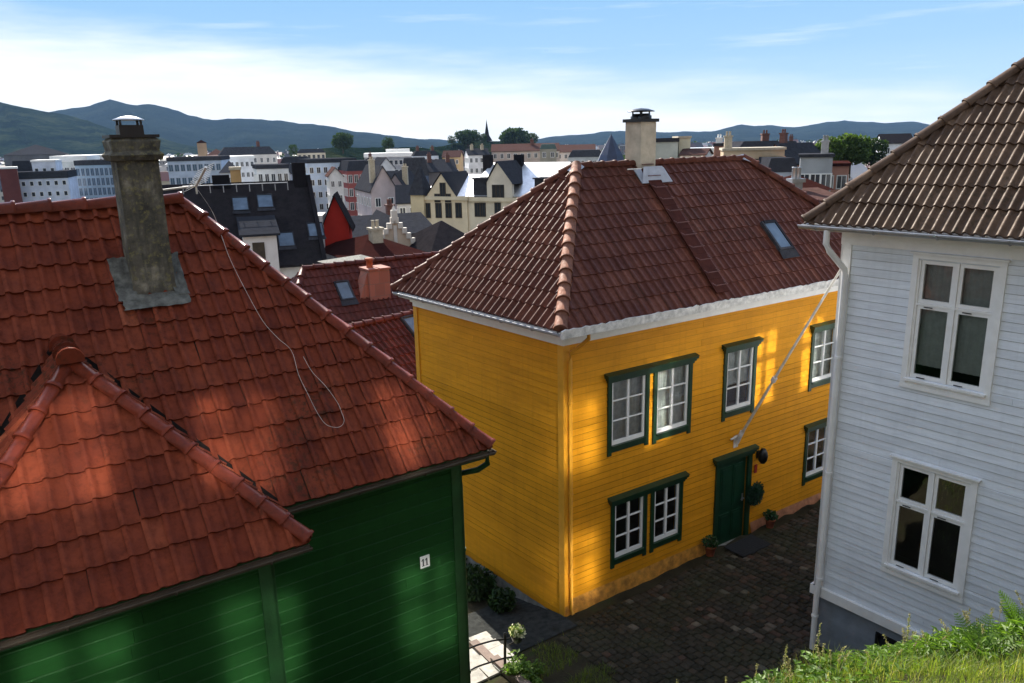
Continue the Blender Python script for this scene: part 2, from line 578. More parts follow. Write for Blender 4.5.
# ------------------------------------------------------------------ boarded walls and windows
def siding(mb, x0, x1, z0, z1, openings=(), board=.135, lap=.020, mi=0, cove=False):
    """lapped weatherboards on plane y=0 facing -y; openings = (xa,xb,za,zb). base = f(x) lower edge"""
    z = z0
    while z < z1 - 1e-4:
        zt = min(z + board, z1)
        cuts = sorted({z, zt} | {q for o in openings for q in (o[2], o[3]) if z < q < zt})
        for za, zb in zip(cuts, cuts[1:]):
            zm = (za + zb) / 2
            xs = [(x0, x1)]
            for o in openings:
                if o[2] < zm < o[3]:
                    nx = []
                    for a, b in xs:
                        if o[1] <= a or o[0] >= b:
                            nx.append((a, b))
                        else:
                            if o[0] > a:
                                nx.append((a, o[0]))
                            if o[1] < b:
                                nx.append((o[1], b))
                    xs = nx
            for a, b in xs:
                # random butt joints along the board
                parts = [a]
                q = a + random.uniform(1.2, 3.8)
                while q < b - .6:
                    parts.append(q)
                    q += random.uniform(1.8, 4.2)
                parts.append(b)
                for p0, p1 in zip(parts, parts[1:]):
                    j = random.uniform(-.0015, .0015)

                    def dy(q):
                        f = (q - z) / board
                        if cove:
                            return -(lap if f <= .89 else lap + (.003 - lap) * (f - .89) / .11) + j
                        return -(lap * (1 - .15 * f) if f <= .93 else .001) + j
                    zk = z + (.89 if cove else .93) * board
                    e = .0015
                    zz = [za] + (([zk] if cove else [zk, zk + .0004]) if za < zk < zb - .001 else []) + [zb]
                    vs = []
                    for q in zz:
                        vs += [(p0 + e, dy(q), q), (p1 - e, dy(q), q)]
                    n_ = len(zz)
                    vs += [(p0 + e, 0.0, za), (p1 - e, 0.0, za), (p0 + e, 0.0, zb), (p1 - e, 0.0, zb)]
                    b0 = 2 * n_
                    tvb = random.uniform(.1, 1)
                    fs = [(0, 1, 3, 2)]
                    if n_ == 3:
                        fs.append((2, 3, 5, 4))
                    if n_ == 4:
                        mb.add(vs[2:8], [(0, 1, 3, 2), (2, 3, 5, 4)], mi, 0.0)  # groove faces painted darkest, standing in for lap shadow and grime
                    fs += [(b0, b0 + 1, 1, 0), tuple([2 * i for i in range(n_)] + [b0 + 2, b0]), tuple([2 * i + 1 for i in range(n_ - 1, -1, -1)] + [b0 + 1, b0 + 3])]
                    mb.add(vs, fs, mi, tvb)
        z = zt


def wall_core(mb, x0, x1, z0, z1, openings, th=.12, mi=0):
    """the wall behind the boards, cut round its openings (between y=0 and y=th)"""
    xs = sorted({x0, x1} | {q for o in openings for q in o[:2]})
    zs = sorted({z0, z1} | {q for o in openings for q in o[2:4]})
    for a, b in zip(xs, xs[1:]):
        for c, d in zip(zs, zs[1:]):
            xm, zm = (a + b) / 2, (c + d) / 2
            if any(o[0] < xm < o[1] and o[2] < zm < o[3] for o in openings):
                continue
            mb.box(a, b, .001, th, c, d, mi)


def sash_mesh(mb, x0, x1, z0, z1, y, cols, rows, fr=.055, bar=.022, mull=.05, dep=.045, rows_at=None, lower=.08):
    mb.box(x0, x0 + fr, y, y + dep, z0, z1)
    mb.box(x1 - fr, x1, y, y + dep, z0, z1)
    mb.box(x0 + fr, x1 - fr, y, y + dep, z0, z0 + lower)
    mb.box(x0 + fr, x1 - fr, y, y + dep, z1 - fr, z1)
    xi0, xi1 = x0 + fr, x1 - fr
    for k in range(1, cols):
        xm = xi0 + (xi1 - xi0) * k / cols
        mb.box(xm - mull / 2, xm + mull / 2, y - .004, y + dep - .004, z0 + lower, z1 - fr)
    zi0, zi1 = z0 + lower, z1 - fr
    for f in (rows_at or [k / rows for k in range(1, rows)]):
        zm = zi0 + (zi1 - zi0) * f
        for k in range(cols):
            a = xi0 + (xi1 - xi0) * k / cols + (mull / 2 if k else 0)
            b = xi0 + (xi1 - xi0) * (k + 1) / cols - (mull / 2 if k < cols - 1 else 0)
            mb.box(a, b, y + .004, y + dep - .008, zm - bar / 2, zm + bar / 2)


YM = None


def green_window(par, Mw, x0, x1, z0, z1, kind='blind', drop=1.0, zc=None):
    """white six-light casement in a dark green casing"""
    cw = .095
    mb = MB()
    mb.M = Mw
    mb.box(x0 - cw, x0, -.045, .03, z0 - .20, z1 + .09)
    mb.box(x1, x1 + cw, -.045, .03, z0 - .20, z1 + .09)
    mb.box(x0, x1, -.040, .03, z1, z1 + .07)
    mb.box(x0, x1, -.040, .03, z0 - .14, z0 - .03)
    mb.box(x0 - .005, x1 + .005, -.075, .02, z0 - .03, z0)
    w = mb.build('window', 'green_trim', par)
    sb = MB()
    sb.M = Mw
    sash_mesh(sb, x0, x1, z0, z1, -.012, 2, 3)
    sb.build('sash', 'white', w)
    g = MB()
    g.M = Mw
    g.add([(x0 + .02, .016, z0 + .02), (x1 - .02, .016, z0 + .02), (x1 - .02, .016, z1 - .02), (x0 + .02, .016, z1 - .02)], [(0, 1, 2, 3)])
    g.build('pane', 'glass', w)
    if kind != 'none':
        cb = MB()
        cb.M = Mw
        n = 26
        zb = z1 - (z1 - z0) * drop
        vs, fs = [], []
        for i in range(n + 1):
            x = x0 + (x1 - x0) * i / n
            y = .10 + .012 * math.sin(i * 2.3) + .008 * math.sin(i * .9)
            vs += [(x, y, zb), (x, y, z1)]
        for i in range(n):
            fs.append((2 * i, 2 * i + 2, 2 * i + 3, 2 * i + 1))
        cb.add(vs, fs, 0, None, True)
        cb.build('curtain', 'blind', w)
    return w


def window_head(par, Mw, x0, x1, z, mat='green_trim'):
    mb = MB()
    mb.M = Mw
    mb.prism([(x0, z + .10), (x1, z + .10), (x1, z + .16), (x0, z + .16)], -.13, .0)
    mb.box(x0 + .03, x1 - .03, -.10, 0, z + .05, z + .10)
    mb.box(x0 + .06, x1 - .06, -.075, 0, z - .0, z + .05)
    mb.add([(x0 - .01, -.15, z + .16), (x1 + .01, -.15, z + .16), (x1 + .01, 0, z + .20), (x0 - .01, 0, z + .20), (x0 - .01, 0, z + .16), (x1 + .01, 0, z + .16)],
           [(0, 1, 2, 3), (0, 3, 4), (1, 5, 2), (0, 4, 5, 1)])
    return mb


def pipe(name, mat, parent, pts, r=.04, clips=()):
    mb = MB()
    mb.tube(pts, r, 12)
    for c in clips:
        c = Vector(c)
        mb.tube([c - Vector((0, 0, .02)), c + Vector((0, 0, .02))], r + .012, 12)
    return mb.build(name, mat, parent)


# ================================================================== YELLOW HOUSE
YR = math.radians(33.95)
C0 = Vector((0.92, 13.57, 0))
yh = thing('timber_house', 'large yellow weatherboard house with green framed windows and a brown hipped tile roof', 'house', C0, YR)
LL = Vector((math.cos(math.radians(94.83)), math.sin(math.radians(94.83)), 0))     # direction of its skewed side wall
YL = 10.3      # front length
YD = 4.97
EZ, RZ = 5.90, 8.56
wins = [(1.14, 2.03, 3.29, 4.65), (2.34, 3.24, 3.26, 4.65), (4.40, 5.26, 3.28, 4.68), (7.42, 8.28, 3.36, 4.66), (8.9, 9.76, 3.36, 4.66),
        (1.25, 2.04, .82, 2.07), (2.34, 3.08, .82, 2.07), (7.46, 8.26, .92, 2.18), (8.9, 9.7, .92, 2.18)]
door = (4.33, 5.27, .03, 2.08)
ops = [w for w in wins] + [(4.33, 5.27, -.2, 2.08)]
mb = MB()
Mf = Matrix.Identity(4)
Ml = frame(LL * YD, -LL)
mb.M = Mf
siding(mb, .10, YL - .1, .28, 5.50, ops, .132, .014)
mb.M = Mf
wall_core(mb, .02, YL - .02, -.6, 5.60, ops, .12)
mb.M = Ml
siding(mb, .10, YD - .10, -.08, 5.50, [], .132, .014)
mb.box(.02, YD - .02, .001, .12, -.6, 5.6)
Mb = frame(Vector((YL, 0, 0)) + LL * YD, (-1, 0, 0))
mb.M = Mb
mb.box(.02, YL - .02, .001, .12, -1.6, 5.6)
Mr = frame(Vector((YL, 0, 0)), LL)
mb.M = Mr
mb.box(.02, YD - .02, .001, .12, -.6, 5.6)
mb.M = Mf
wy = mb.build('wall', 'yellow', yh)
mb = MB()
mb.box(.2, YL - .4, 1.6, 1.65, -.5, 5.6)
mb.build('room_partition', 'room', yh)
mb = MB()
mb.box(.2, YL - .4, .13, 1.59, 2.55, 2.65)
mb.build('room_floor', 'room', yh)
mb = MB()
mb.M = Mf
mb.box(-.03, .12, -.036, .0, .10, 5.52)
mb.M = Ml
mb.box(YD - .12, YD + .034, -.035, .0, -.10, 5.52)
mb.build('corner_board', 'yellow_trim', yh)
mb = MB()
mb.M = Ml
mb.box(-.03, .12, -.036, .0, -.10, 5.52)
mb.build('corner_board', 'yellow_trim', yh)
mb = MB()
mb.box(YL - .12, YL, -.035, .0, .10, 5.52)
mb.build('corner_board', 'yellow_trim', yh)
# plinth: a plaster band on the street side, rough stones along the falling lane
mb = MB()
vs, fs = [], []
n = 60
for i in range(n + 1):
    x = -.02 + (YL + .02) * i / n
    y = -.045 + .012 * math.sin(i * 1.7) - .01 * math.sin(i * .6)
    vs += [(x, y - .03, -.35), (x, y, .15 + .02 * math.sin(i * .9)), (x, -.015, .31)]
for lo_, hi_, pm in ((-1, 4.18, 'plinth_ochre'), (5.42, 99, 'plinth_red')):
    fs = []
    for i in range(n):
        a = 3 * i
        if lo_ < -.02 + (YL + .02) * (i + .5) / n < hi_:
            fs += [(a, a + 3, a + 4, a + 1), (a + 1, a + 4, a + 5, a + 2)]
    used = sorted({i for f in fs for i in f})
    ix = {q: k for k, q in enumerate(used)}
    mb = MB()
    mb.add([vs[q] for q in used], [tuple(ix[q] for q in f) for f in fs], 0, None, True)
    mb.build('plinth', pm, yh)
mb = MB()
mb.M = Ml
vs, fs = [], []
n, k_ = 40, 8
for j in range(k_ + 1):
    for i in range(n + 1):
        x = -.05 + (YD + .03) * i / n
        z = -1.9 + 1.82 * j / k_
        vs.append((x, -.02 - .07 * (1 - j / k_) - .03 * random.random(), z))
for j in range(k_):
    for i in range(n):
        a = j * (n + 1) + i
        fs.append((a, a + 1, a + n + 2, a + n + 1))
mb.add(vs, fs)
mb.build('foundation', 'stone', yh)

pair_drop = [1, .96, 1, .9, .8, 0, .0, .0, .0]
for i, w in enumerate(wins):
    kind = 'blind' if i < 5 else 'none'
    if i == 2:
        kind = 'blind'
    green_window(yh, Mf, *w, kind=kind, drop=[1, 1, .62, 1, 1, 1, 1, 1, 1][i])
for a, b, z in ((1.14, 3.24, 4.65), (4.40, 5.26, 4.68), (7.42, 8.28, 4.66), (8.9, 9.76, 4.66), (1.25, 3.08, 2.07), (7.46, 8.26, 2.18), (8.9, 9.7, 2.18)):
    window_head(yh, Mf, a - .17, b + .17, z - .06).build('window_head', 'green_trim', yh)
# door
mb = MB()
mb.box(4.20, 4.33, -.05, .03, .02, 2.10)
mb.box(5.27, 5.40, -.05, .03, .02, 2.10)
mb.box(4.20, 5.40, -.05, .03, 2.082, 2.16)
dc = mb.build('door', 'green_trim', yh)
mb = MB()
mb.box(4.33, 5.27, .035, .075, .03, 2.08)
for a, b, c, d in ((4.43, 4.76, .18, .78), (4.84, 5.17, .18, .78), (4.43, 4.76, .92, 1.92), (4.84, 5.17, .92, 1.92)):
    mb.box(a, b, .022, .0345, c, d)
    mb.box(a + .05, b - .05, .012, .0215, c + .05, d - .05)
mb.build('door_leaf', 'door_green', dc)
mb = MB()
mb.tube([(5.20, .03, 1.02), (5.20, -.03, 1.02), (5.09, -.03, 1.02)], .010, 8)
mb.box(5.175, 5.225, .026, .034, .93, 1.12)
mb.build('handle', 'zinc', dc)
mb = MB()
mb.box(4.2, 5.4, -.18, .08, -.12, .028)
mb.build('doorstep', 'stone', yh)
window_head(yh, Mf, 4.10, 5.50, 2.08).build('door_head', 'green_trim', yh)

# cornice, soffit and gutters
mb = MB()
mb.box(-.02, YL + .02, -.05, 0, 5.50, 5.74)
mb.box(-.06, YL + .06, -.095, -.05, 5.60, 5.74)
mb.box(-.20, YL + .2, -.27, -.02, 5.742, 5.765)
mb.box(-.20, YL + .2, -.30, -.272, 5.72, 5.83)
mb.M = Ml
mb.box(-.02, YD + .05, -.05, 0, 5.50, 5.738)
mb.box(-.06, YD + .095, -.095, -.05, 5.60, 5.738)
mb.box(-.2, YD + .18, -.27, -.02, 5.739, 5.763)
mb.box(-.2, YD + .3, -.30, -.272, 5.72, 5.83)
mb.build('cornice', 'white', yh)
mb = MB()
gutter(mb, (-.36, -.385, 5.82), (YL + .3, -.385, 5.82), .07)
mb.build('gutter', 'gutter_pale', yh)
mb = MB()
n = 120
vs, fs = [], []
for i in range(n + 1):
    x = -.42 + (YL + .75) * i / n
    tz = 5.905 + .018 * abs(math.sin(PI * x / .2)) + random.uniform(-.012, .012)
    vs += [(x, -.500, 5.765), (x, -.500, tz), (x, -.470, tz), (x, -.470, 5.765)]
for i in range(n):
    a = 4 * i
    fs += [(a, a + 4, a + 5, a + 1), (a + 1, a + 5, a + 6, a + 2), (a + 2, a + 6, a + 7, a + 3), (a + 3, a + 7, a + 4, a)]
fs += [(0, 1, 2, 3), (4 * n + 3, 4 * n + 2, 4 * n + 1, 4 * n)]
mb.add(vs, fs)
mb.build('eave_board', 'gutter_pale', yh)
mb = MB()
mb.M = Ml
gutter(mb, (-.25, -.355, 5.835), (YD + .33, -.355, 5.835), .07)
mb.build('gutter', 'gutter_blue', yh)

# hipped roof
E1 = Vector((-.30, -.31, EZ))
b1 = LL * YD + Vector((-.33, .30, EZ))
E2 = Vector((YL + .30, -.31, EZ))
E3 = Vector((YL + .30, 0, 0)) + LL * YD + Vector((0, .30, EZ))
R1 = E1 + Vector((2.43, 2.57, RZ - EZ))
R2 = E1 + Vector((7.62, 2.57, RZ - EZ))


def plane_slope(name, mat, par, a, b, tops, **kw):
    """slope over eave a->b (seen from outside, left to right) whose upper corners are tops (right to left)"""
    a, b = Vector(a), Vector(b)
    U = (b - a).normalized()
    t0 = Vector(tops[0]) - a
    V = (t0 - U * t0.dot(U)).normalized()
    poly = [(0, 0), ((b - a).length, 0)]
    for t in tops:
        q = Vector(t) - a
        poly.append((q.dot(U), q.dot(V)))
    return slope(name, mat, par, a, U, V, poly, **kw)


plane_slope('roof', 'tile_brown', yh, E1, E2, [R2, R1], w=.2, c=.335, H=.020, th=.022)
plane_slope('roof', 'tile_brown', yh, b1, E1, [R1], w=.2, c=.335, H=.050, th=.03, rollw=.45)
plane_slope('roof', 'tile_brown', yh, E2, E3, [R2], w=.2, c=.335, H=.045, seg=6)
plane_slope('roof', 'tile_brown', yh, E3, b1, [R1, R2], w=.2, c=.335, H=.045, seg=6)
ridge_caps('ridge_tiles', 'cap_brown', yh, E1, R1, .115, .345)
ridge_caps('ridge_tiles', 'tile_brown', yh, b1, R1, .10, .345)
ridge_caps('ridge_tiles', 'tile_brown', yh, E2, R2, .115, .345)
ridge_caps('ridge_tiles', 'tile_brown', yh, R2, R1, .095, .345, lift=-.02)
for rr, sg in ((R1, 1), (R2, -1)):
    mb = MB()
    mb.add([rr + Vector((sg * q[0], q[1], q[2])) for q in ((-.24, -.27, -.15), (.10, -.14, -.03), (.16, .11, .05), (-.18, .20, -.07), (-.02, 0, .105))], [(0, 1, 4), (1, 2, 4), (2, 3, 4), (3, 0, 4)])
    mb.build('ridge_flashing', 'gutter_blue', yh)
# front slope frame for things lying on it
U_f = Vector((1, 0, 0))
V_f = Vector((0, 2.57, RZ - EZ)).normalized()
N_f = U_f.cross(V_f)


def on_front(s, inn, h=0):
    return E1 + U_f * s + V_f * (inn / V_f.y) + N_f * h


Ms = Matrix((U_f, V_f, N_f)).transposed().to_4x4()
Ms.translation = E1


def skylight(par, Mx, s, t, w, h, lift=.05):
    mb = MB()
    mb.M = Mx
    z0, z1 = .0, .05 + lift
    f = .06
    mb.box(s, s + f, t, t + h, z0, z1)
    mb.box(s + w - f, s + w, t, t + h, z0, z1)
    mb.box(s + f, s + w - f, t, t + f, z0, z1)
    mb.box(s + f, s + w - f, t + h - f, t + h, z0, z1 + .02)
    mb.add([(s - .05, t - .22, .055), (s + w + .05, t - .22, .055), (s + w + .03, t, .075), (s - .03, t, .075)], [(0, 1, 2, 3)])
    o = mb.build('skylight', 'gutter_blue' if par is None else 'tile_grey', par)
    g = MB()
    g.M = Mx
    g.add([(s + f - .005, t + f - .005, z1 - .02), (s + w - f + .005, t + f - .005, z1 - .02), (s + w - f + .005, t + h - f + .005, z1 - .02), (s + f - .005, t + h - f + .005, z1 - .02)], [(0, 1, 2, 3)])
    g.build('pane', 'glass_sky', o)
    return o


skylight(yh, Ms, 6.62, .62 / V_f.y, .50, .82)
# chimney with cap on the ridge side of the front slope
cx, cy = E1.x + 4.03, E1.y + 2.35
mb = MB()
mb.M = Matrix.Translation((cx, cy, 0)) @ Matrix.Rotation(math.radians(4), 4, 'Z')
mb.box(0, .48, 0, .46, 7.7, 9.42)
ch = mb.build('chimney', 'beige_plaster', yh)
mb = MB()
mb.M = Matrix.Translation((cx, cy, 0)) @ Matrix.Rotation(math.radians(4), 4, 'Z')
mb.box(-.045, .525, -.045, .505, 9.421, 9.49)
for x in (.12, .36):
    for y in (.10, .36):
        mb.box(x - .012, x + .012, y - .012, y + .012, 9.49, 9.66)
mb.lathe([(.15, 9.49), (.15, 9.55), (.12, 9.57), (.12, 9.60)], 12, 0, (.24, .12, 0))
mb.lathe([(.15, 9.49), (.15, 9.55), (.12, 9.57), (.12, 9.60)], 12, 0, (.24, .34, 0))
mb.lathe([(.0, 9.72), (.16, 9.70), (.29, 9.655), (.30, 9.64), (.0, 9.66)], 16, 0, (.24, .23, 0))
mb.build('chimney_cap', 'black_metal', ch)
mb = MB()
mb.M = Ms
tf = 2.35 / V_f.y
mb.box(3.85, 4.75, tf - .32, tf + .10, .045, .065)
mb.add([(3.86, tf - .3, .066), (4.72, tf - .3, .066), (4.55, tf + .02, .20), (4.0, tf + .02, .20)], [(0, 1, 2, 3)])
mb.build('chimney_flashing', 'gutter_blue', ch)
mb = MB()
mb.M = Ms
for k in range(11):
    t = .12 + k * .327
    mb.box(4.0 + .006 * k - .01, 4.36 + .006 * k + .01, t, t + .325, .05, .075 + .006 * (k % 2))
mb.build('step_strip', plain('dark_maroon_sheet', (.062, .018, .012), .8, .3, 5, spec=.1), yh)
# climbing ladder of steps up the tiles to the chimney
for k in range(11):
    t = .25 + k * .327
    mb = MB()
    mb.M = Ms
    sx = 4.02 + .006 * k
    mb.tube([(sx, t, .14), (sx + .34, t, .14)], .009, 6)
    mb.tube([(sx, t, .13), (sx, t + .18, .03)], .010, 6)
    mb.tube([(sx + .34, t, .13), (sx + .34, t + .18, .03)], .010, 6)
    mb.build('roof_step', 'step_metal', yh)
mb = MB()
mb.M = Ms
mb.tube([(3.55, tf + .0, .16), (3.95, tf + .0, .16)], .014, 6)
mb.build('roof_step', 'gutter_pale', yh)
# corner downpipe, painted yellow
pipe('downpipe', 'yellow_trim', yh, [(.26, -.40, 5.77), (.26, -.40, 5.66), (.24, -.28, 5.55), (.10, -.09, 5.36), (.09, -.085, 5.2), (.09, -.085, .12), (.09, -.16, .06)], .038,
     [(.09, -.085, 4.4), (.09, -.085, 2.6), (.09, -.085, .9)])

# ------------------------------------------------------------------ things on and by the yellow house
YMW = Matrix.Translation(C0) @ Matrix.Rotation(YR, 4, 'Z')


def yw(x, y, z):
    return YMW @ Vector((x, y, z))


fp = thing('flagpole', 'bare white flagpole slanting out from the yellow wall above the green door', 'flagpole', yw(4.82, -.03, 2.5), YR)
mb = MB()
FPD = Vector((.20, -2.0, 3.94))
mb.tube([(0, -.02, .0), tuple(FPD * .5), tuple(FPD * 1.04)], .032, 10, 0, .022)
mb.build('pole', 'pole_wood', fp)
mb = MB()
mb.tube([(-.0, -.02, -.02), tuple(FPD * .07)], .05, 10)
mb.tube([tuple(FPD * .40), tuple(FPD * .425)], .055, 10)
mb.box(-.07, .07, .0, .028, -.14, .14)
mb.tube([(-.24, -.05, .12), (.02, -.05, .16)], .020, 8)
mb.build('bracket', 'gutter_pale', fp)

lm = thing('wall_lamp', 'black oval lantern on the yellow wall right of the green door', 'lamp', yw(5.60, -.02, 2.00), YR)
mb = MB()
mb.box(-.05, .05, -.02, .0, -.09, .09)
mb.tube([(0, -.01, .04), (0, -.10, .07)], .014, 8)
mb.build('bracket', 'black_metal', lm)
mb = MB()
mb.lathe([(.0, .19), (.05, .18), (.10, .09), (.115, .0), (.10, -.10), (.055, -.17), (.0, -.18)], 14, 0, (0, -.15, 0))
mb.build('lantern', 'black_metal', lm)
mb = MB()
mb.box(0, .08, -.02, 0, 0, .20)
mb.box(.012, .068, -.026, -.0201, .012, .10)
hs = mb.build('house_sign', ['red_enamel'])
hs.location = yw(5.51, -.026, 1.56)
hs.rotation_euler = (0, 0, YR)
tag(hs, 'small dark red plaque under the black lantern by the green door', 'plaque')
# leafy wreath-like plant hanging on the wall by the door
M['leaf_dark'] = leaf_mat('dark_leaves', [(0, (.006, .022, .012)), (1, (.02, .07, .035))], .2)


def leaf_clump(mb, c, rx, ry, rz, n, size, hollow=0.0, elong=1.8):
    c = Vector(c)
    for _ in range(n):
        while True:
            p = Vector((random.uniform(-1, 1), random.uniform(-1, 1), random.uniform(-1, 1)))
            if hollow < p.length < 1:
                break
        q = c + Vector((p.x * rx, p.y * ry, p.z * rz))
        d = Vector((random.gauss(0, 1), random.gauss(0, 1), random.gauss(0, 1))).normalized()
        e = d.cross(Vector((random.gauss(0, 1), random.gauss(0, 1), random.gauss(0, 1)))).normalized()
        s = size * random.uniform(.6, 1.3)
        f = d.cross(e) * s * .15
        mb.add([q - d * s * elong * .5, q + e * s * .45 + f, q + d * s * elong * .5, q - e * s * .45 + f], [(0, 1, 2, 3)])


mb = MB()
for k in range(40):
    a = 2 * PI * k / 40
    leaf_clump(mb, (.20 * math.cos(a), -.10, .23 * math.sin(a)), .06, .06, .06, 12, .045)
leaf_clump(mb, (0, -.10, 0), .19, .10, .22, 700, .06)
wr = mb.build('wreath', 'leaf_dark')
wr.location = yw(5.48, -.03, 1.08)
wr.rotation_euler = (0, 0, YR)
tag(wr, 'round dark green leafy wreath hanging on the yellow wall beside the door', 'wreath')

mb = MB()
mb.box(0, .95, -.55, 0, 0, .018)
for k in range(9):
    mb.box(.04, .91, -.53 + k * .058, -.50 + k * .058, .0182, .024)
dm = mb.build('doormat', 'mat')
dm.location = yw(4.33, -.24, .150)
dm.rotation_euler = (0, 0, YR)
tag(dm, 'black doormat on the cobbles in front of the green door', 'doormat')

M['leaf_pot'] = leaf_mat('pot_plant_leaves', [(0, (.012, .04, .014)), (.9, (.035, .10, .03)), (1, (.25, .22, .18))], .25)
for loc, label, r in ((yw(3.93, -.20, .075), 'terracotta pot plant on the cobbles left of the green door', .13), (yw(5.95, -.22, .135), 'terracotta pot plant on the cobbles right of the black doormat', .12)):
    p = thing('potted_plant', label, 'potted plant', loc, random.random(), 'plant pots by the green door')
    mb = MB()
    mb.lathe([(r * .65, 0), (r * .95, r * 1.6), (r * 1.08, r * 1.6), (r * 1.08, r * 1.85), (r * .92, r * 1.85), (r * .85, r * 1.6), (0, r * 1.6)], 16)
    mb.add([(r * .65 * math.cos(k * PI / 8), r * .65 * math.sin(k * PI / 8), .001) for k in range(16)], [tuple(range(15, -1, -1))])
    mb.build('pot', 'terracotta', p)
    mb = MB()
    leaf_clump(mb, (0, 0, r * 2.5), r * 1.4, r * 1.4, r * 1.1, 220, .05)
    for k in range(8):
        a = random.random() * 6.28
        mb.tube([(0, 0, r * 1.6), (math.cos(a) * r, math.sin(a) * r, r * 3)], .006, 5)
    mb.build('foliage', 'leaf_pot', p)

# ================================================================== RED-ROOFED GREEN HOUSE
RR = math.radians(35.0)
RE = Vector((-.35, 9.74, 5.14))          # eave corner in the world
rx = Vector((math.cos(RR), math.sin(RR), 0))
ry = Vector((-math.sin(RR), math.cos(RR), 0))
GO = RE - rx * .30 + ry * .30
GO.z = 0
gh = thing('timber_house', 'dark green weatherboard house with a red clay tile roof and a hipped wing', 'house', GO, RR)
PA, PH = 2.862, 3.239
ez = 5.14
e0 = Vector((.30, -.30, ez))
GL = 13.0
r_end = e0 + Vector((-PA, PA, PH))
back = e0 + Vector((0, 2 * PA, 0))
e_left = e0 + Vector((-GL, 0, 0))
r_left = r_end + Vector((-GL + PA, 0, 0))
plane_slope('roof', 'tile_red', gh, e_left, e0, [r_end, r_left], w=.178, c=.318, H=.040, th=.034, rollw=.38, jit=.006, tvs=.13)
plane_slope('roof', 'tile_red', gh, e0, back, [r_end], w=.178, c=.318, H=.040, th=.034, seg=6)
plane_slope('roof', 'tile_red', gh, back, back + Vector((-GL, 0, 0)), [r_left, r_end], w=.178, c=.318, seg=5)
ridge_caps('ridge_tiles', 'cap_red', gh, e0, r_end, .085, .35, lift=.03)
ridge_caps('ridge_tiles', 'cap_red', gh, r_end, r_left, .105, .37, lift=.02)
# hipped wing
WO = .947
wX = e0 + Vector((-2.896, -WO, 0))
wa, wh = 1.693, 1.814
apex = wX + Vector((-wa, wa, wh))
wX2 = wX + Vector((-2 * wa, 0, 0))
# where the wing ridge runs back into the main slope
t_in = wh / PH * PA
aback = Vector((apex.x, e0.y + t_in, apex.z))
plane_slope('roof', 'tile_red', gh, wX2, wX, [apex], w=.178, c=.318, H=.040, th=.034, rollw=.38, jit=.006, tvs=.13)
plane_slope('roof', 'tile_red', gh, wX, wX + Vector((0, WO + .05, 0)), [aback, apex], w=.178, c=.318, H=.040)
plane_slope('roof', 'tile_red', gh, wX2 + Vector((0, WO + .05, 0)), wX2, [apex, aback], w=.178, c=.318, H=.040)
ridge_caps('ridge_tiles', 'cap_red', gh, wX, apex, .080, .29, lift=.035)
ridge_caps('ridge_tiles', 'cap_red', gh, wX2, apex, .080, .29, lift=.035)
ridge_caps('ridge_tiles', 'cap_red', gh, apex + Vector((0, -.12, .02)), aback + Vector((0, .05, .02)), .115, .34, lift=.04)
mb = MB()
for x in (wX, wX2):
    p0 = Vector((x.x, e0.y - .02, ez))
    p1 = aback
    d = (p1 - p0).normalized()
    s = d.cross(Vector((0, -PH, PA)).normalized()).normalized() * .08
    up = Vector((0, -.012, .020))
    mb.add([p0 - s + up, p0 + s + up, p1 + s + up, p1 - s + up], [(0, 1, 2, 3)])
mb.build('valley_flashing', 'valley', gh)
# walls
mb = MB()
x_w = wX.x - .30
x_w2 = wX2.x + .30
mb.M = Matrix.Identity(4)
siding(mb, x_w, -.10, .0, 4.98, [], .165, .020, cove=True)
mb.box(-GL + .4, -.02, .001, .12, -1.2, 5.05)
Mw_ = Matrix.Translation((0, wX.y + .30, 0))
mb.M = Mw_
siding(mb, x_w2, x_w - .1, .0, 4.98, [], .165, .020, cove=True)
mb.box(x_w2, x_w - .002, .001, .10, -1.2, 5.05)
mb.M = frame((x_w, wX.y + .30, 0), (0, 1, 0))
siding(mb, 0.02, WO - .02, .0, 4.98, [], .165, .020, cove=True)
mb.box(.02, WO, .001, .1, -1.2, 5.05)
mb.M = frame((0, 0, 0), (0, 1, 0))
siding(mb, .1, 2 * PA - .7, -.6, 4.98, [], .165, .020, cove=True)
mb.box(.02, 2 * PA - .62, .001, .12, -2.5, 5.05)
mb.M = Matrix.Translation((0, 2 * PA - .6, 0))
mb.box(-GL + .4, -.02, -.12, 0, -2.5, 5.05)
mb.build('wall', 'green', gh)
mb = MB()
mb.box(-.13, .03, -.034, .0, -1, 4.98)
mb.M = frame((0, 0, 0), (0, 1, 0))
mb.box(-.034, .12, -.035, 0, -1.5, 4.979)
mb.build('corner_board', 'green_trim_house', gh)
mb = MB()
mb.M = Mw_
mb.box(x_w - .13, x_w + .03, -.034, .0, -1, 4.98)
mb.M = frame((x_w, wX.y + .30, 0), (0, 1, 0))
mb.box(-.034, .10, -.035, 0, -1, 4.979)
mb.build('corner_board', 'green_trim_house', gh)
mb = MB()
mb.box(x_w - .3, .26, -.26, .0, 5.0, 5.05)
mb.box(x_w - .3, .30, -.285, -.262, 4.96, 5.12)
mb.M = Mw_
mb.box(x_w2 - .3, x_w + .26, -.26, .0, 5.0, 5.05)
mb.box(x_w2 - .3, x_w + .28, -.285, -.262, 4.96, 5.12)
mb.M = frame((0, 0, 0), (0, 1, 0))
mb.box(-.2, 2 * PA - .6, -.26, .0, 4.998, 5.048)
mb.box(-.3, 2 * PA - .6, -.285, -.262, 4.96, 5.12)
mb.build('cornice', 'green_trim_house', gh)
mb = MB()
gutter(mb, (x_w + .1, -.345, 5.06), (.36, -.345, 5.06), .045)
gutter(mb, (.345, -.36, 5.055), (.345, 2 * PA - .5, 5.055), .045)
gutter(mb, (wX2.x, wX.y - .045, 5.06), (wX.x + .04, wX.y - .045, 5.06), .045)
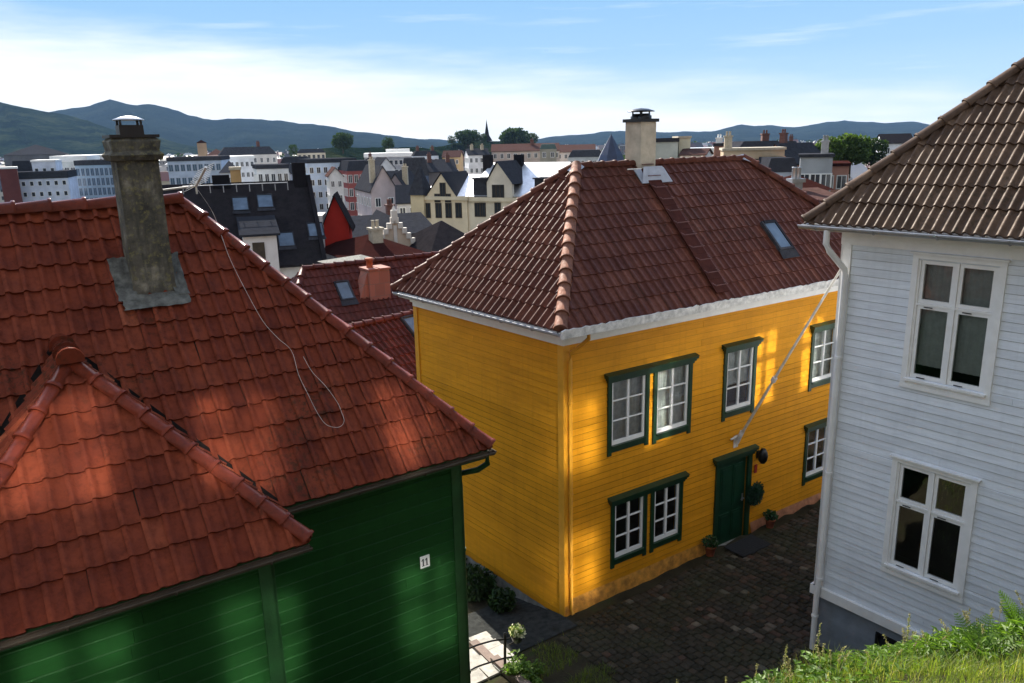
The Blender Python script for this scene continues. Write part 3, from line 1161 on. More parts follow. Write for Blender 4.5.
mb.build('gutter', 'bark', gh)
pipe('downpipe', 'green_trim_house', gh, [(.345, -.20, 5.0), (.345, -.20, 4.84), (.25, -.10, 4.74), (.09, .10, 4.66), (.085, .12, 4.5), (.085, .12, -.8)], .042, [(.085, .12, 3.5), (.085, .12, 1.5)])

# plastered, lichen-stained chimney
mb = MB()
def rch(x, y, z):
    return (e0.x - x, e0.y + y, z)
cx0, cx1, cy0, cy1 = e0.x - 3.71, e0.x - 3.24, e0.y + 1.92, e0.y + 2.38
vs, fs = [], []
levels = [(6.6, .02), (7.1, .015), (7.5, .0), (8.0, -.008), (8.5, -.012), (8.94, -.012), (8.95, .03), (9.01, .06), (9.05, .02), (9.16, .03), (9.20, .0)]
per = []
K = 6
for z, o in levels:
    ring = []
    a, b, c, d = cx0 - o, cx1 + o, cy0 - o, cy1 + o
    for (p, q) in (((a, c), (b, c)), ((b, c), (b, d)), ((b, d), (a, d)), ((a, d), (a, c))):
        for k in range(K):
            t = k / K
            ring.append((p[0] + (q[0] - p[0]) * t + random.uniform(-.008, .008), p[1] + (q[1] - p[1]) * t + random.uniform(-.008, .008), z + random.uniform(-.008, .008)))
    per.append(ring)
n = 4 * K
for r_ in per:
    vs += r_
for j in range(len(per) - 1):
    for k in range(n):
        fs.append((j * n + k, j * n + (k + 1) % n, (j + 1) * n + (k + 1) % n, (j + 1) * n + k))
fs.append(tuple(range((len(per) - 1) * n, len(per) * n)))
mb.add(vs, fs)
rc = mb.build('chimney', 'chimney_old', gh)
mb = MB()
mx_, my_ = (cx0 + cx1) / 2, (cy0 + cy1) / 2
mb.box(cx0 - .03, cx1 + .03, cy0 - .03, cy1 + .03, 9.202, 9.235)
mb.box(mx_ - .13, mx_ + .13, my_ - .12, my_ + .12, 9.235, 9.345)
for dx in (-.11, .11):
    for dy in (-.10, .10):
        mb.box(mx_ + dx - .012, mx_ + dx + .012, my_ + dy - .012, my_ + dy + .012, 9.345, 9.405)
mb.build('chimney_top', 'black_metal', rc)
mb = MB()
mb.lathe([(.0, 9.45), (.08, 9.442), (.17, 9.41), (.175, 9.40), (.0, 9.405)], 18, 0, (mx_, my_, 0))
mb.build('chimney_cowl', 'zinc', rc)
# lead apron round the chimney
U_r = Vector((1, 0, 0))
V_r = Vector((0, PA, PH)).normalized()
N_r = U_r.cross(V_r)
Mrs = Matrix((U_r, V_r, N_r)).transposed().to_4x4()
Mrs.translation = e0
tl = 1.90 / V_r.y
mb = MB()
mb.M = Mrs
n = 14
def apron(s0, s1, t0, t1, h):
    vs, fs = [], []
    nx, ny = 8, 8
    for j in range(ny + 1):
        for i in range(nx + 1):
            vs.append((s0 + (s1 - s0) * i / nx + random.uniform(-.012, .012), t0 + (t1 - t0) * j / ny + random.uniform(-.012, .012), h + random.uniform(-.01, .012)))
    for j in range(ny):
        for i in range(nx):
            a = j * (nx + 1) + i
            fs.append((a, a + 1, a + nx + 2, a + nx + 1))
    mb.add(vs, fs, 0, None, True)
apron(-3.86, -3.12, tl - .13, tl + .06, .075)
apron(-3.90, -3.69, tl, tl + .62, .075)
apron(-3.26, -3.10, tl, tl + .62, .075)
mb.build('chimney_flashing', 'lead', rc)

# house number plate 11
GMW = Matrix.Translation(GO) @ Matrix.Rotation(RR, 4, 'Z')
hn = thing('house_number', 'small white enamel plate with the number 11 on the dark green wall', 'number plate', GMW @ Vector((-.60, -.045, 3.62)), RR)
mb = MB()
mb.box(-.07, .07, .0, .012, -.085, .085)
mb.build('plate', 'sign_white', hn)
mb = MB()
for x in (-.030, .024):
    mb.box(x - .008, x + .010, -.0035, -.0003, -.05, .05)
    mb.add([(x - .008, -.002, .05), (x - .026, -.002, .026), (x - .026, -.002, .014), (x - .008, -.002, .030)], [(0, 1, 2, 3)])
    mb.box(x - .02, x + .022, -.0032, -.0003, -.058, -.0501)
mb.build('numeral', 'sign_black', hn)

# television aerial on an arm from the old chimney
an = thing('antenna', 'white television aerial on an arm beside the old grey chimney', 'antenna', at(168, 189, 9.85), 0)
P0 = at(168, 189, 9.85)
Pm = at(196, 186, 10.05) - P0
mb = MB()
mb.tube([(-.05, -.03, -.01), tuple(Pm)], .012, 8)
mb.tube([tuple(Pm + Vector((0, 0, -.10))), tuple(Pm + Vector((0, 0, .06)))], .012, 8)
mb.build('arm', 'pole_wood', an)
mb = MB()
Pt = at(206, 167, 9.75) - P0
bd = (Pt - Pm)
mb.tube([tuple(Pm), tuple(Pt)], .017, 8)
mb.build('boom', 'alu', an)
sd = bd.cross(Vector((.25, .1, 1))).normalized()
ed = Vector((.85, .35, .42)).normalized()
for k in range(9):
    c = Pm + bd * (k / 8.0) * 1.0
    L = .16 - .006 * k
    mb = MB()
    mb.tube([tuple(c - ed * L), tuple(c + ed * L)], .0045, 6)
    mb.build('element', 'alu', an)
# loose cable over the tiles
mb = MB()
cab = [(-2.60, 3.05), (-2.52, 2.68), (-2.51, 2.40), (-2.50, 2.17), (-2.44, 1.85), (-2.36, 1.54), (-2.25, 1.36), (-2.14, 1.22), (-2.155, 1.0), (-2.13, .83), (-2.09, .62), (-2.03, .51), (-1.90, .47), (-1.81, .51), (-1.80, .60), (-1.81, .69), (-1.88, .85), (-1.98, 1.0), (-2.02, 1.15)]
pts = []
cabp = [Mrs @ Vector((s, i / V_r.y, .09)) for s, i in cab]
cabp = [GMW @ p for p in cabp]
cabp[0] = at(198, 190, 10.0)
def catmull(P, n=6):
    out = []
    for i in range(len(P) - 1):
        p0, p1, p2, p3 = P[max(i - 1, 0)], P[i], P[i + 1], P[min(i + 2, len(P) - 1)]
        for k in range(n):
            t = k / n
            out.append(.5 * ((2 * p1) + (p2 - p0) * t + (2 * p0 - 5 * p1 + 4 * p2 - p3) * t * t + (3 * p1 - p0 - 3 * p2 + p3) * t ** 3))
    out.append(P[-1])
    return out
mb.tube(catmull(cabp), .0024, 6)
tag(mb.build('cable', 'cable'), 'thin pale cable trailing loosely down the red tile roof and ending in a loop', 'cable')

# ================================================================== WHITE HOUSE
WR = math.atan2(-.79051, .61246)
WO_ = Vector((5.25, 12.19, 0))
wh_ = thing('timber_house', 'tall white weatherboard house with white casement windows and a weathered taupe tile roof', 'house', WO_, WR)
WL, WD = 8.0, 9.0
SK = 1.38
wwin = [(1.17, 2.25, 5.50, 7.27), (1.18, 2.25, 2.38, 4.10), (5.2, 6.16, 5.52, 7.25), (5.2, 6.16, 2.40, 4.06)]
swin = [(2.9, 3.8, 5.35, 7.2), (4.6, 5.5, 5.35, 7.2), (7.8, 8.65, 5.35, 7.2), (2.9, 3.8, 2.4, 4.1), (4.6, 5.5, 2.4, 4.1), (7.8, 8.65, 2.4, 4.1)]
Mwf = Matrix.Identity(4)
Mws = frame((0, WD, 0), (0, -1, 0))       # the side towards the street
mb = MB()
mb.M = Mwf
siding(mb, .13, WL, SK + .05, 7.40, wwin, .128, .013)
wall_core(mb, .02, WL, SK - .11, 7.62, wwin, .12)
mb.M = Mws
siding(mb, 0, WD - .13, SK + .05, 7.40, swin, .128, .013)
wall_core(mb, 0, WD - .02, SK - .11, 7.62, swin, .12)
mb.M = Mwf
mb.box(WL - .1, WL, .1, WD, 0, 7.6)
mb.box(1.75, 1.8, 1.85, WD, 0, 7.6)
mb.box(.1, WL, WD - .1, WD, 0, 7.6)
mb.build('wall', 'white_boards', wh_)
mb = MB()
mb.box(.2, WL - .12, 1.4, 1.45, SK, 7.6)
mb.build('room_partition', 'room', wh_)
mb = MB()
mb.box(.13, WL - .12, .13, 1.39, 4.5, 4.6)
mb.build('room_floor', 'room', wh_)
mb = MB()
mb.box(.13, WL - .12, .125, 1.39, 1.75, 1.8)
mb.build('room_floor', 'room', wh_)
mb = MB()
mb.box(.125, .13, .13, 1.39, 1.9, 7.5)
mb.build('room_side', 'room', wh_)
mb = MB()
mb.box(-.03, .13, -.034, 0, SK + .051, 7.399)
mb.M = Mws
mb.box(WD - .13, WD + .034, -.035, 0, SK + .051, 7.399)
mb.build('corner_board', 'white', wh_)
mb = MB()
mb.box(-.02, WL, -.042, 0, 7.40, 7.64)
mb.box(-.02, WL, -.07, -.042, 7.52, 7.64)
mb.M = Mws
mb.box(0, WD + .04, -.042, 0, 7.40, 7.638)
mb.build('frieze', 'white', wh_)
mb = MB()
mb.box(-.035, WL, -.075, 0, SK - .12, SK + .05)
mb.M = Mws
mb.box(0, WD + .076, -.076, 0, SK - .12, SK + .05)
mb.build('skirt_board', 'white', wh_)
mb = MB()
mb.box(.03, 1.1, .03, .15, -.6, SK - .1)
mb.box(1.75, WL, .03, .15, -.6, SK - .1)
mb.box(1.1, 1.75, .03, .15, -.6, .55)
mb.box(1.1, 1.75, .03, .15, 1.05, SK - .1)
mb.M = Mws
mb.box(0, WD - .04, .03, .15, -.6, SK - .1)
mb.build('plinth', 'plinth_blue', wh_)
mb = MB()
mb.box(1.1, 1.14, .0, .10, .55, 1.05)
mb.box(1.71, 1.75, .0, .10, .55, 1.05)
mb.box(1.14, 1.71, .0, .10, 1.01, 1.05)
bw = mb.build('basement_window', 'black_metal', wh_)
mb = MB()
mb.box(1.14, 1.71, .08, .1, .55, 1.01)
mb.build('pane', 'glass_dark', bw)


def white_window(par, Mx, x0, x1, z0, z1, curtain, glass='glass'):
    cw = .085
    mb = MB()
    mb.M = Mx
    mb.box(x0 - cw, x0, -.040, .03, z0 - .10, z1 + .02)
    mb.box(x1, x1 + cw, -.040, .03, z0 - .10, z1 + .02)
    mb.box(x0 - cw, x1 + cw, -.043, .03, z1 + .021, z1 + .09)
    mb.box(x0 - cw - .03, x1 + cw + .03, -.085, 0, z1 + .091, z1 + .115)
    mb.box(x0 - cw - .01, x1 + cw + .01, -.042, .03, z0 - .17, z0 - .10)
    mb.box(x0 - .03, x1 + .03, -.075, .03, z0 - .05, z0 - .015)
    mb.box(x0, x1, -.02, .03, z0 - .10, z0 - .05)
    w = mb.build('window', 'white', par)
    fz = z0 + (z1 - z0) * .635
    xm = (x0 + x1) / 2
    sb = MB()
    sb.M = Mx
    sb.box(x0, x0 + .03, -.02, .06, z0, z1)
    sb.box(x1 - .03, x1, -.02, .06, z0, z1)
    sb.box(xm - .02, xm + .02, -.022, .06, z0, z1)
    for a, b in ((x0 + .03, xm - .02), (xm + .02, x1 - .03)):
        sb.box(a, b, -.021, .06, fz - .015, fz + .015)
        sash_mesh(sb, a + .003, b - .003, z0 + .003, fz - .018, -.005, 1, 1, .050, lower=.06)
        sash_mesh(sb, a + .003, b - .003, fz + .018, z1 - .003, -.005, 1, 1, .050, lower=.055)
    sb.build('sash', 'white', w)
    for a in (x0 + .14, xm + .13):
        for zz in (fz - .035, z0 + .02):
            hb = MB()
            hb.M = Mx
            hb.tube([(a, -.03, zz), (a + .12, -.03, zz)], .008, 6)
            hb.build('catch', 'black_metal', w)
    g = MB()
    g.M = Mx
    g.add([(x0 + .02, .012, z0 + .02), (x1 - .02, .012, z0 + .02), (x1 - .02, .012, z1 - .02), (x0 + .02, .012, z1 - .02)], [(0, 1, 2, 3)])
    g.build('pane', glass, w)
    if curtain:
        cb = MB()
        cb.M = Mx
        n = 40
        vs, fs = [], []
        zb = z0 + (z1 - z0) * .10
        for i in range(n + 1):
            x = x0 + (x1 - x0) * i / n
            y = .13 + .010 * math.sin(i * 1.9)
            vs += [(x, y, zb), (x, y, z1)]
        for i in range(n):
            fs.append((2 * i, 2 * i + 2, 2 * i + 3, 2 * i + 1))
        cb.add(vs, fs, 0, None, True)
        cb.build('curtain', 'curtain', w)
    return w


white_window(wh_, Mwf, *wwin[0], True)
white_window(wh_, Mwf, *wwin[1], False)
white_window(wh_, Mwf, *wwin[2], True)
white_window(wh_, Mwf, *wwin[3], False)
for q in swin:
    white_window(wh_, Mws, *q, True, 'glass_reflect')
# roof
wE = Vector((-.43, -.40, 7.76))
wHp = 1.0884
wa_ = 4.2
wE2 = wE + Vector((WL + .8, 0, 0))
wB = wE + Vector((0, 2 * wa_, 0))
wB2 = wE2 + Vector((0, 2 * wa_, 0))
wR = wE + Vector((wa_, wa_, wa_ * wHp))
wRR = wE2 + Vector((0, wa_, wa_ * wHp))
plane_slope('roof', 'tile_taupe', wh_, wE, wE2, [wRR, wR], w=.136, c=.375, H=.036, rollw=.58, edge=.08, th=.030, seg=9)
plane_slope('roof', 'tile_taupe', wh_, wB, wE, [wR], w=.136, c=.375, H=.036, rollw=.58, edge=.08, th=.030, seg=6)
plane_slope('roof', 'tile_taupe', wh_, wB2, wB, [wR, wRR], w=.136, c=.375, H=.036, rollw=.58, edge=.08, th=.030, seg=4)
ridge_caps('ridge_tiles', 'tile_taupe', wh_, wE + Vector((.0, .0, .0)), wR, .105, .40, lift=.03, flat=.8)
ridge_caps('ridge_tiles', 'tile_taupe', wh_, wR, wRR, .105, .40, lift=.03)
mb = MB()
mb.box(-.36, WL, -.36, 0, 7.642, 7.665)
mb.box(-.36, WL, -.385, -.362, 7.62, 7.74)
mb.box(-.36, 0, -.36, WD, 7.6425, 7.6645)
mb.box(-.385, -.362, -.385, WD, 7.62, 7.74)
mb.build('cornice', 'white', wh_)
mb = MB()
gutter(mb, (-.52, -.455, 7.70), (WL, -.455, 7.70), .062)
mb.build('gutter', 'zinc', wh_)
mb = MB()
gutter(mb, (-.46, WD, 7.695), (-.46, -.42, 7.695), .062)
mb.build('gutter', 'zinc', wh_)
pipe('downpipe', 'white', wh_, [(-.06, -.445, 7.66), (-.06, -.445, 7.44), (-.03, -.38, 7.32), (.10, -.13, 7.02), (.105, -.105, 6.9), (.105, -.105, SK + .3), (.09, -.13, SK - .05), (.09, -.13, .12)], .048,
     [(.105, -.105, 5.6), (.105, -.105, 3.6), (.105, -.105, SK + .25), (.09, -.13, .9)])

# ================================================================== UNSEEN HOUSE ADDED BEHIND THE CAMERA TO REFLECT SUN
uh = thing('timber_house', 'unseen brown weatherboard house added behind the viewpoint to reflect the sun', 'house', (1.9, -1.6, 7.8), math.radians(23))
# its front looks along +y
mb = MB()
UW, UD = 13.0, 6.0
uwin = [(-5.9 + k * 1.95 + .25 * (k % 2), -5.9 + k * 1.95 + .25 * (k % 2) + 1.05, z, z + 1.5) for z in (1.75, 4.5) for k in range(6)]
M['brown_boards'] = paint_wood('brown_painted_boards', (.14, .06, .035), (.09, .045, .03), .5, .3)
mb.M = frame((0, 0, 0), (-1, 0, 0))
siding(mb, -UW / 2, UW / 2, 0, 6.6, uwin, .15, .014)
wall_core(mb, -UW / 2, UW / 2, -1, 6.7, uwin, .12)
mb.M = Matrix.Identity(4)
mb.box(-UW / 2, UW / 2, -UD, -1.6, -1, 6.7)
mb.build('wall', 'brown_boards', uh)
for q in uwin:
    white_window(uh, frame((0, 0, 0), (-1, 0, 0)), *q, True, 'glass_reflect')
mb = MB()
mb.M = Matrix.Rotation(PI / 2, 4, 'Z')
mb.prism([(-UD - .4, 6.6), (.4, 6.6), (.4, 6.72), (-UD / 2, 9.6), (-UD - .4, 6.72)], -UW / 2 - .3, UW / 2 + .3)
mb.build('roof', 'tile_grey', uh)

sl_t = thing('tree', 'unseen sparse tree added in front of the brown house to break up its reflections', 'tree', (3.3, -.2, 7.6))
mb = MB()  # out of view, added so the reflected sun patches come out ragged
mb.tube([(0, 0, -.5), (.05, 0, 2.2), (-.1, .1, 6.2)], .05, 8, 0, .02)
for k in range(9):
    a = k * 2.4
    mb.tube([(0, 0, 1.6 + k * .4), (math.cos(a) * 1.6, math.sin(a) * .3, 2.1 + k * .45)], .018, 5, 0, .006)
mb.build('trunk', plain('grey_bark', (.12, .11, .10), .9, .4, 4), sl_t)
mb = MB()
for k in range(15):
    leaf_clump(mb, (random.uniform(-2.6, 1.6), random.uniform(-.25, .35), random.uniform(2.7, 6.6)), .45, .3, .36, 60, .11, 0, 1.5)
mb.build('crown', 'leaf_pot', sl_t)

# ================================================================== GROUND
uY = Vector((math.cos(YR), math.sin(YR), 0))
nY = Vector((math.sin(YR), -math.cos(YR), 0))      # outward from the yellow front wall


def so(x, y):
    d = Vector((x, y, 0)) - Vector((C0.x, C0.y, 0))
    return d.dot(uY), d.dot(nY)


def sxy(s, o):
    p = Vector((C0.x, C0.y, 0)) + uY * s + nY * o
    return p.x, p.y


def lerp_tab(xs, ys, x):
    if x <= xs[0]:
        return ys[0]
    for a, b, c, d in zip(xs, xs[1:], ys, ys[1:]):
        if x <= b:
            return c + (d - c) * (x - a) / (b - a)
    return ys[-1]


def gz(Y):
    return lerp_tab([0, 18, 26, 60, 120, 9000], [0, -1.2, -3.5, -9, -14, -14], Y)


BX = [-2.4, -1.2, 0, 1.08, 2.29, 2.81, 3.17, 3.67, 4.17, 4.76, 5.34, 7, 9]
BY = [8.4, 9, 9, 9, 8.5, 8, 7.6, 7.5, 7.4, 7.3, 7.2, 7, 7]
BZ = [.0, 1.0, 1.65, 1.5, 1.8, 2.42, 3.10, 3.30, 3.42, 3.60, 3.92, 4.6, 5.2]


def bank(x, y):
    yc, zc = lerp_tab(BX, BY, x), lerp_tab(BX, BZ, x)
    if x < -2.4:
        zc -= (-2.4 - x)
    if y <= yc:
        return zc + .58 * (yc - y) * min(1, max(0, (x + 3) / 3))
    return zc - 1.7 * (y - yc)


def base_z(x, y):
    s, o = so(x, y)
    street = .03 * max(0, min(s, 14) - 2) + .06 * max(0, min(o, 7))
    if o < 0:
        street = max(.22 * o, gz(y))
    if y > 30 or (y > 18 and o < 0):
        t = min(1, (y - 18) / 12)
        street = street * (1 - t) + gz(y) * t
    if x < -8 or x > 16:
        t = min(1, max(0, y - 8) / 20)
        street = street * (1 - t) + gz(max(y, 0)) * t
    return street


def hnoise(x, y):
    return .05 * math.sin(x * 3.1 + math.sin(y * 2.3)) + .04 * math.sin(y * 4.7 + 1.3 * math.sin(x * 5.1)) + .02 * math.sin(x * 11 + y * 7)


def ground_z(x, y):
    b, s = bank(x, y), base_z(x, y)
    return b + hnoise(x, y) if b > s else s


def axis(lo, hi, st, far):
    a = []
    q = lo
    while q <= hi + 1e-6:
        a.append(q)
        q += st
    d = st * 2
    l, r = [lo - d], [hi + d]
    while r[-1] < far:
        d *= 1.5
        r.append(r[-1] + d)
    d = st * 2
    while l[-1] > -far:
        d *= 1.5
        l.append(l[-1] - d)
    return l[::-1] + a + r


gx, gy = axis(-6, 12, .22, 9000), [q for q in axis(-6, 20, .22, 12000) if q > -400]
vs = [(x, y, ground_z(x, y) - .012) for y in gy for x in gx]
nx = len(gx)
fs = [(j * nx + i, j * nx + i + 1, (j + 1) * nx + i + 1, (j + 1) * nx + i) for j in range(len(gy) - 1) for i in range(nx - 1)]
mt, nt, b = new_mat('soil_and_moss')
v = mapping(nt)
c = ramp(nt, noise(nt, v, 1.4, 6, .7), [(.35, (.030, .026, .018)), (.55, (.05, .045, .028)), (.7, (.035, .055, .016))])
nt.links.new(c, b.inputs['Base Color'])
b.inputs['Roughness'].default_value = .95
b.inputs['Specular IOR Level'].default_value = 0
bump(nt, b, noise(nt, v, 18, 5, .7), .6, .03)
M['ground'] = mt
mb = MB()
mb.add(vs, fs, 0, .5, True)
struct(mb.build('ground', 'ground'))


# cobbled street: worn setts laid in rows
def stone_mat():
    mt, nt, b = new_mat('worn_setts')
    a = nt.nodes.new('ShaderNodeAttribute')
    a.attribute_name = 'tv'
    v = mapping(nt)
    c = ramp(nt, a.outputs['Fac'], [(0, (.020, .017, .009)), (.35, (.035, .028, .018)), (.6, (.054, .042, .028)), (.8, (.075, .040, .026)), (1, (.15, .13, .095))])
    c = mixc(nt, ramp(nt, noise(nt, v, .9, 4), [(.45, (0, 0, 0)), (.65, (.75, .75, .75))]), c, (.034, .036, .016))
    c = mixc(nt, ramp(nt, noise(nt, v, 25, 4), [(.4, (0, 0, 0)), (.75, (.6, .6, .6))]), c, (.06, .055, .045))
    nt.links.new(c, b.inputs['Base Color'])
    b.inputs['Roughness'].default_value = .7
    b.inputs['Specular IOR Level'].default_value = .10
    bump(nt, b, noise(nt, v, 30, 4), .5, .01)
    return mt


M['setts'] = stone_mat()


def sett(mb, s, o, ls, lo, h, rot=0.0, tv=None):
    x, y = sxy(s, o)
    z = base_z(x, y)
    ca, sa = math.cos(rot), math.sin(rot)
    vs = []
    for k, (e, hh) in enumerate(((1.0, -.05), (1.0, h * .45), (.72, h))):
        for a, bq in ((-1, -1), (1, -1), (1, 1), (-1, 1)):
            ds, do = a * ls * .5 * e, bq * lo * .5 * e
            if k:
                ds += random.uniform(-.006, .006)
                do += random.uniform(-.006, .006)
            q = (s + ds * ca - do * sa, o + ds * sa + do * ca)
            X, Y = sxy(*q)
            vs.append((X, Y, base_z(X, Y) + hh + (random.uniform(-.005, .005) if k == 2 else 0)))
    fs = [(11, 10, 9, 8)]
    for k in (0, 4):
        for i in range(4):
            fs.append((k + i, k + 4 + i, k + 4 + (i + 1) % 4, k + (i + 1) % 4))
    mb.add(vs, fs, 0, tv, True)


mb = MB()
s = -2.6
while s < 13:
    wv = random.uniform(.115, .155)
    o = .50 if s < -.05 else .30
    o += random.uniform(0, .08)
    omax = 4.6 if s < 2.7 else 3.55
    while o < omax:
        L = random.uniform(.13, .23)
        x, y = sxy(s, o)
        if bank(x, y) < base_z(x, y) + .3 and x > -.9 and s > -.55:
            sett(mb, s, o + L / 2, wv * .93, L * .94, random.uniform(.012, .03), random.uniform(-.05, .05), min(1, max(0, random.gauss(.45, .26) - .30 * max(0, min(1, (1.6 - s) / 2)))))  # tone lowered toward the lane: moss and deep shade put into the colour
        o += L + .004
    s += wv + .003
struct(mb.build('cobbled_street', 'setts'))
# mossy gutter strip along the wall foot and the dark path into the lane
def sheet(name, mat, pts, h, step=.25):
    mb = MB()
    (s0, s1), (o0, o1) = pts
    ns, no = max(1, int((s1 - s0) / step)), max(1, int((o1 - o0) / step))
    vs = []
    for j in range(no + 1):
        for i in range(ns + 1):
            x, y = sxy(s0 + (s1 - s0) * i / ns, o0 + (o1 - o0) * j / no)
            vs.append((x, y, base_z(x, y) + h))
    fs = [(j * (ns + 1) + i, (j + 1) * (ns + 1) + i, (j + 1) * (ns + 1) + i + 1, j * (ns + 1) + i + 1) for j in range(no) for i in range(ns)]
    mb.add(vs, fs, 0, .5, True)
    return struct(mb.build(name, mat))


sheet('path', 'dark_path', ((-2.0, -.05), (-1.6, .46)), .012)
# pale flagstones and brown kerb beside the green house
mb = MB()
for j in range(9):
    for i in range(3):
        s0 = -3.0 + i * .36 + random.uniform(-.03, .03)
        o0 = -2.2 + j * .33
        x, y = sxy(s0 + .17, o0 + .15)
        z = base_z(x, y)
        p = [sxy(s0 + .01, o0 + .01), sxy(s0 + .34 + random.uniform(-.03, .02), o0 + .01), sxy(s0 + .34 + random.uniform(-.03, .02), o0 + .31), sxy(s0 + .01, o0 + .31)]
        mb.plate(p, z - .1, z + .035 + random.uniform(-.012, .012))
for j in range(6):
    for i in range(1):
        s0 = -1.92 + i * .42 + random.uniform(-.04, .04) - .02 * j
        o0 = -.55 + j * .22
        x, y = sxy(s0 + .17, o0 + .1)
        z = base_z(x, y)
        p = [sxy(s0, o0), sxy(s0 + .40, o0 + random.uniform(-.02, .02)), sxy(s0 + .40, o0 + .205), sxy(s0, o0 + .205)]
        mb.plate(p, z - .1, z + .05 + random.uniform(-.01, .01))
struct(mb.build('flagstone_path', 'pale_slab'))
mb = MB()
for j in range(3):
    p = [sxy(-2.02 + .01 * j, -.3 + j * .72), sxy(-1.86 + .01 * j, -.3 + j * .72), sxy(-1.86 + .01 * j, .41 + j * .72), sxy(-2.02 + .01 * j, .41 + j * .72)]
    z = base_z(*p[0])
    mb.plate(p, z - .1, z + .13)
struct(mb.build('kerb', 'brown_kerb'))

# railing by the lane
rb = at(505, 676, 11.85)
rl = thing('metal_railing', 'low black metal railing with curved bars beside the corner of the green house', 'railing', (rb.x, rb.y, base_z(rb.x, rb.y)), 0)
o_ = rl.location.copy()
mb = MB()
top = at(505, 634, 11.85) - o_
mb.tube([(0, 0, -.05), tuple(top)], .026, 10)
mb.lathe([(0.0, top.z + .03), (.03, top.z + .012), (.03, top.z)], 10, 0, (top.x, top.y, 0))
mb.build('post', 'black_metal', rl)
for pts in ([(510, 638.5, 11.9), (503, 639.5, 11.85), (494, 640.5, 11.75), (485, 642.8, 11.65), (477, 645.2, 11.55), (469, 648.5, 11.45), (460, 653, 11.3), (452, 659, 11.2)],
            [(512, 657, 11.9), (503, 658.5, 11.85), (491.5, 662, 11.75), (482, 665, 11.65), (474, 668.3, 11.55), (465, 673.5, 11.45), (456, 680, 11.3)]):
    mb = MB()
    mb.tube(catmull([at(*p) - o_ for p in pts], 4), .016, 8)
    mb.build('rail', 'black_metal', rl)
M['flower'] = leaf_mat('pale_flowers', [(0, (.06, .12, .03)), (.5, (.16, .22, .07)), (.6, (.6, .58, .42)), (1, (.8, .78, .66))], .3)
pp = at(517, 634, 12.0)
fp_ = thing('flower_pot', 'round pot of pale flowers fixed on top of the black railing post', 'flower pot', (pp.x, pp.y, pp.z - .10))
mb = MB()
mb.lathe([(0, -.04), (.08, -.04), (.12, .08), (.125, .10), (.10, .10), (0, .08)], 14)
mb.tube([(0, 0, -.04), (-.15, -.1, -.04)], .012, 6)
mb.build('pot', 'black_metal', fp_)
mb = MB()
leaf_clump(mb, (0, 0, .16), .15, .15, .10, 260, .045)
mb.build('flowers', 'flower', fp_)

# ================================================================== GRASS BANK AND WILD PLANTS
M['grass'] = leaf_mat('grass_blades', [(0, (.06, .11, .014)), (.45, (.14, .20, .028)), (.75, (.21, .25, .045)), (.9, (.28, .26, .09)), (1, (.38, .33, .17))], .55)
M['herb'] = leaf_mat('herb_leaves', [(0, (.06, .12, .014)), (.5, (.12, .22, .026)), (1, (.20, .30, .05))], .5)
M['fern'] = leaf_mat('fern_leaves', [(0, (.05, .11, .014)), (.5, (.10, .19, .024)), (1, (.16, .26, .04))], .5)
M['seed'] = leaf_mat('seed_heads', [(0, (.16, .15, .06)), (.5, (.28, .25, .13)), (1, (.45, .42, .28))], .4)


def blade(mb, x, y, z, h, w, lean, az, tv, k=3):
    ca, sa = math.cos(az), math.sin(az)
    vs = []
    for i in range(k + 1):
        t = i / k
        r = lean * h * t * t
        ww = w * (1 - t) ** .7 * .5
        zz = z + h * (t - .35 * lean * t * t)
        vs += [(x + ca * r - sa * ww, y + sa * r + ca * ww, zz), (x + ca * r + sa * ww, y + sa * r - ca * ww, zz)]
    mb.add(vs, [(2 * i, 2 * i + 1, 2 * i + 3, 2 * i + 2) for i in range(k)], 0, tv)


mb = MB()
cnt = 0
while cnt < 24000:
    x, y = random.uniform(2.0, 6.3), random.uniform(4.6, 8.6)
    yc = lerp_tab(BX, BY, x)
    if y > yc + .5 or bank(x, y) < base_z(x, y):
        continue
    p_ = math.sin(x * 2.2 + 1.1 * math.sin(y * 1.9)) * .5 + .5
    z = ground_z(x, y) - .02
    h = random.uniform(.10, .30) * (.55 + 1.0 * p_ * (.5 + .5 * math.sin(x * 6.3 + y * 4.1)))
    h = max(h, .08)
    blade(mb, x, y, z, h, random.uniform(.004, .010), random.uniform(.1, .9), random.random() * 6.28, min(1, max(0, random.gauss(.38 + .25 * p_, .2))))
    cnt += 1
for _ in range(1500):
    x, y = random.uniform(-1.0, 2.4), random.uniform(7.9, 9.3)
    if bank(x, y) < base_z(x, y):
        continue
    blade(mb, x, y, ground_z(x, y) - .02, random.uniform(.08, .2), random.uniform(.006, .011), random.uniform(.1, .8), random.random() * 6.28, random.gauss(.45, .2))
for _ in range(2600):
    s_g, o_g = random.uniform(-1.75, -.45), random.uniform(.55, 2.4)
    x, y = sxy(s_g, o_g)
    if math.sin(x * 5 + 2 * math.sin(y * 4)) < -.3:
        continue
    blade(mb, x, y, base_z(x, y) - .02, random.uniform(.06, .2), random.uniform(.005, .010), random.uniform(.1, .9), random.random() * 6.28, random.gauss(.45, .2))
tag(mb.build('grass', 'grass'), 'sunlit wild grass covering the bank in the right foreground', 'grass', kind='stuff')

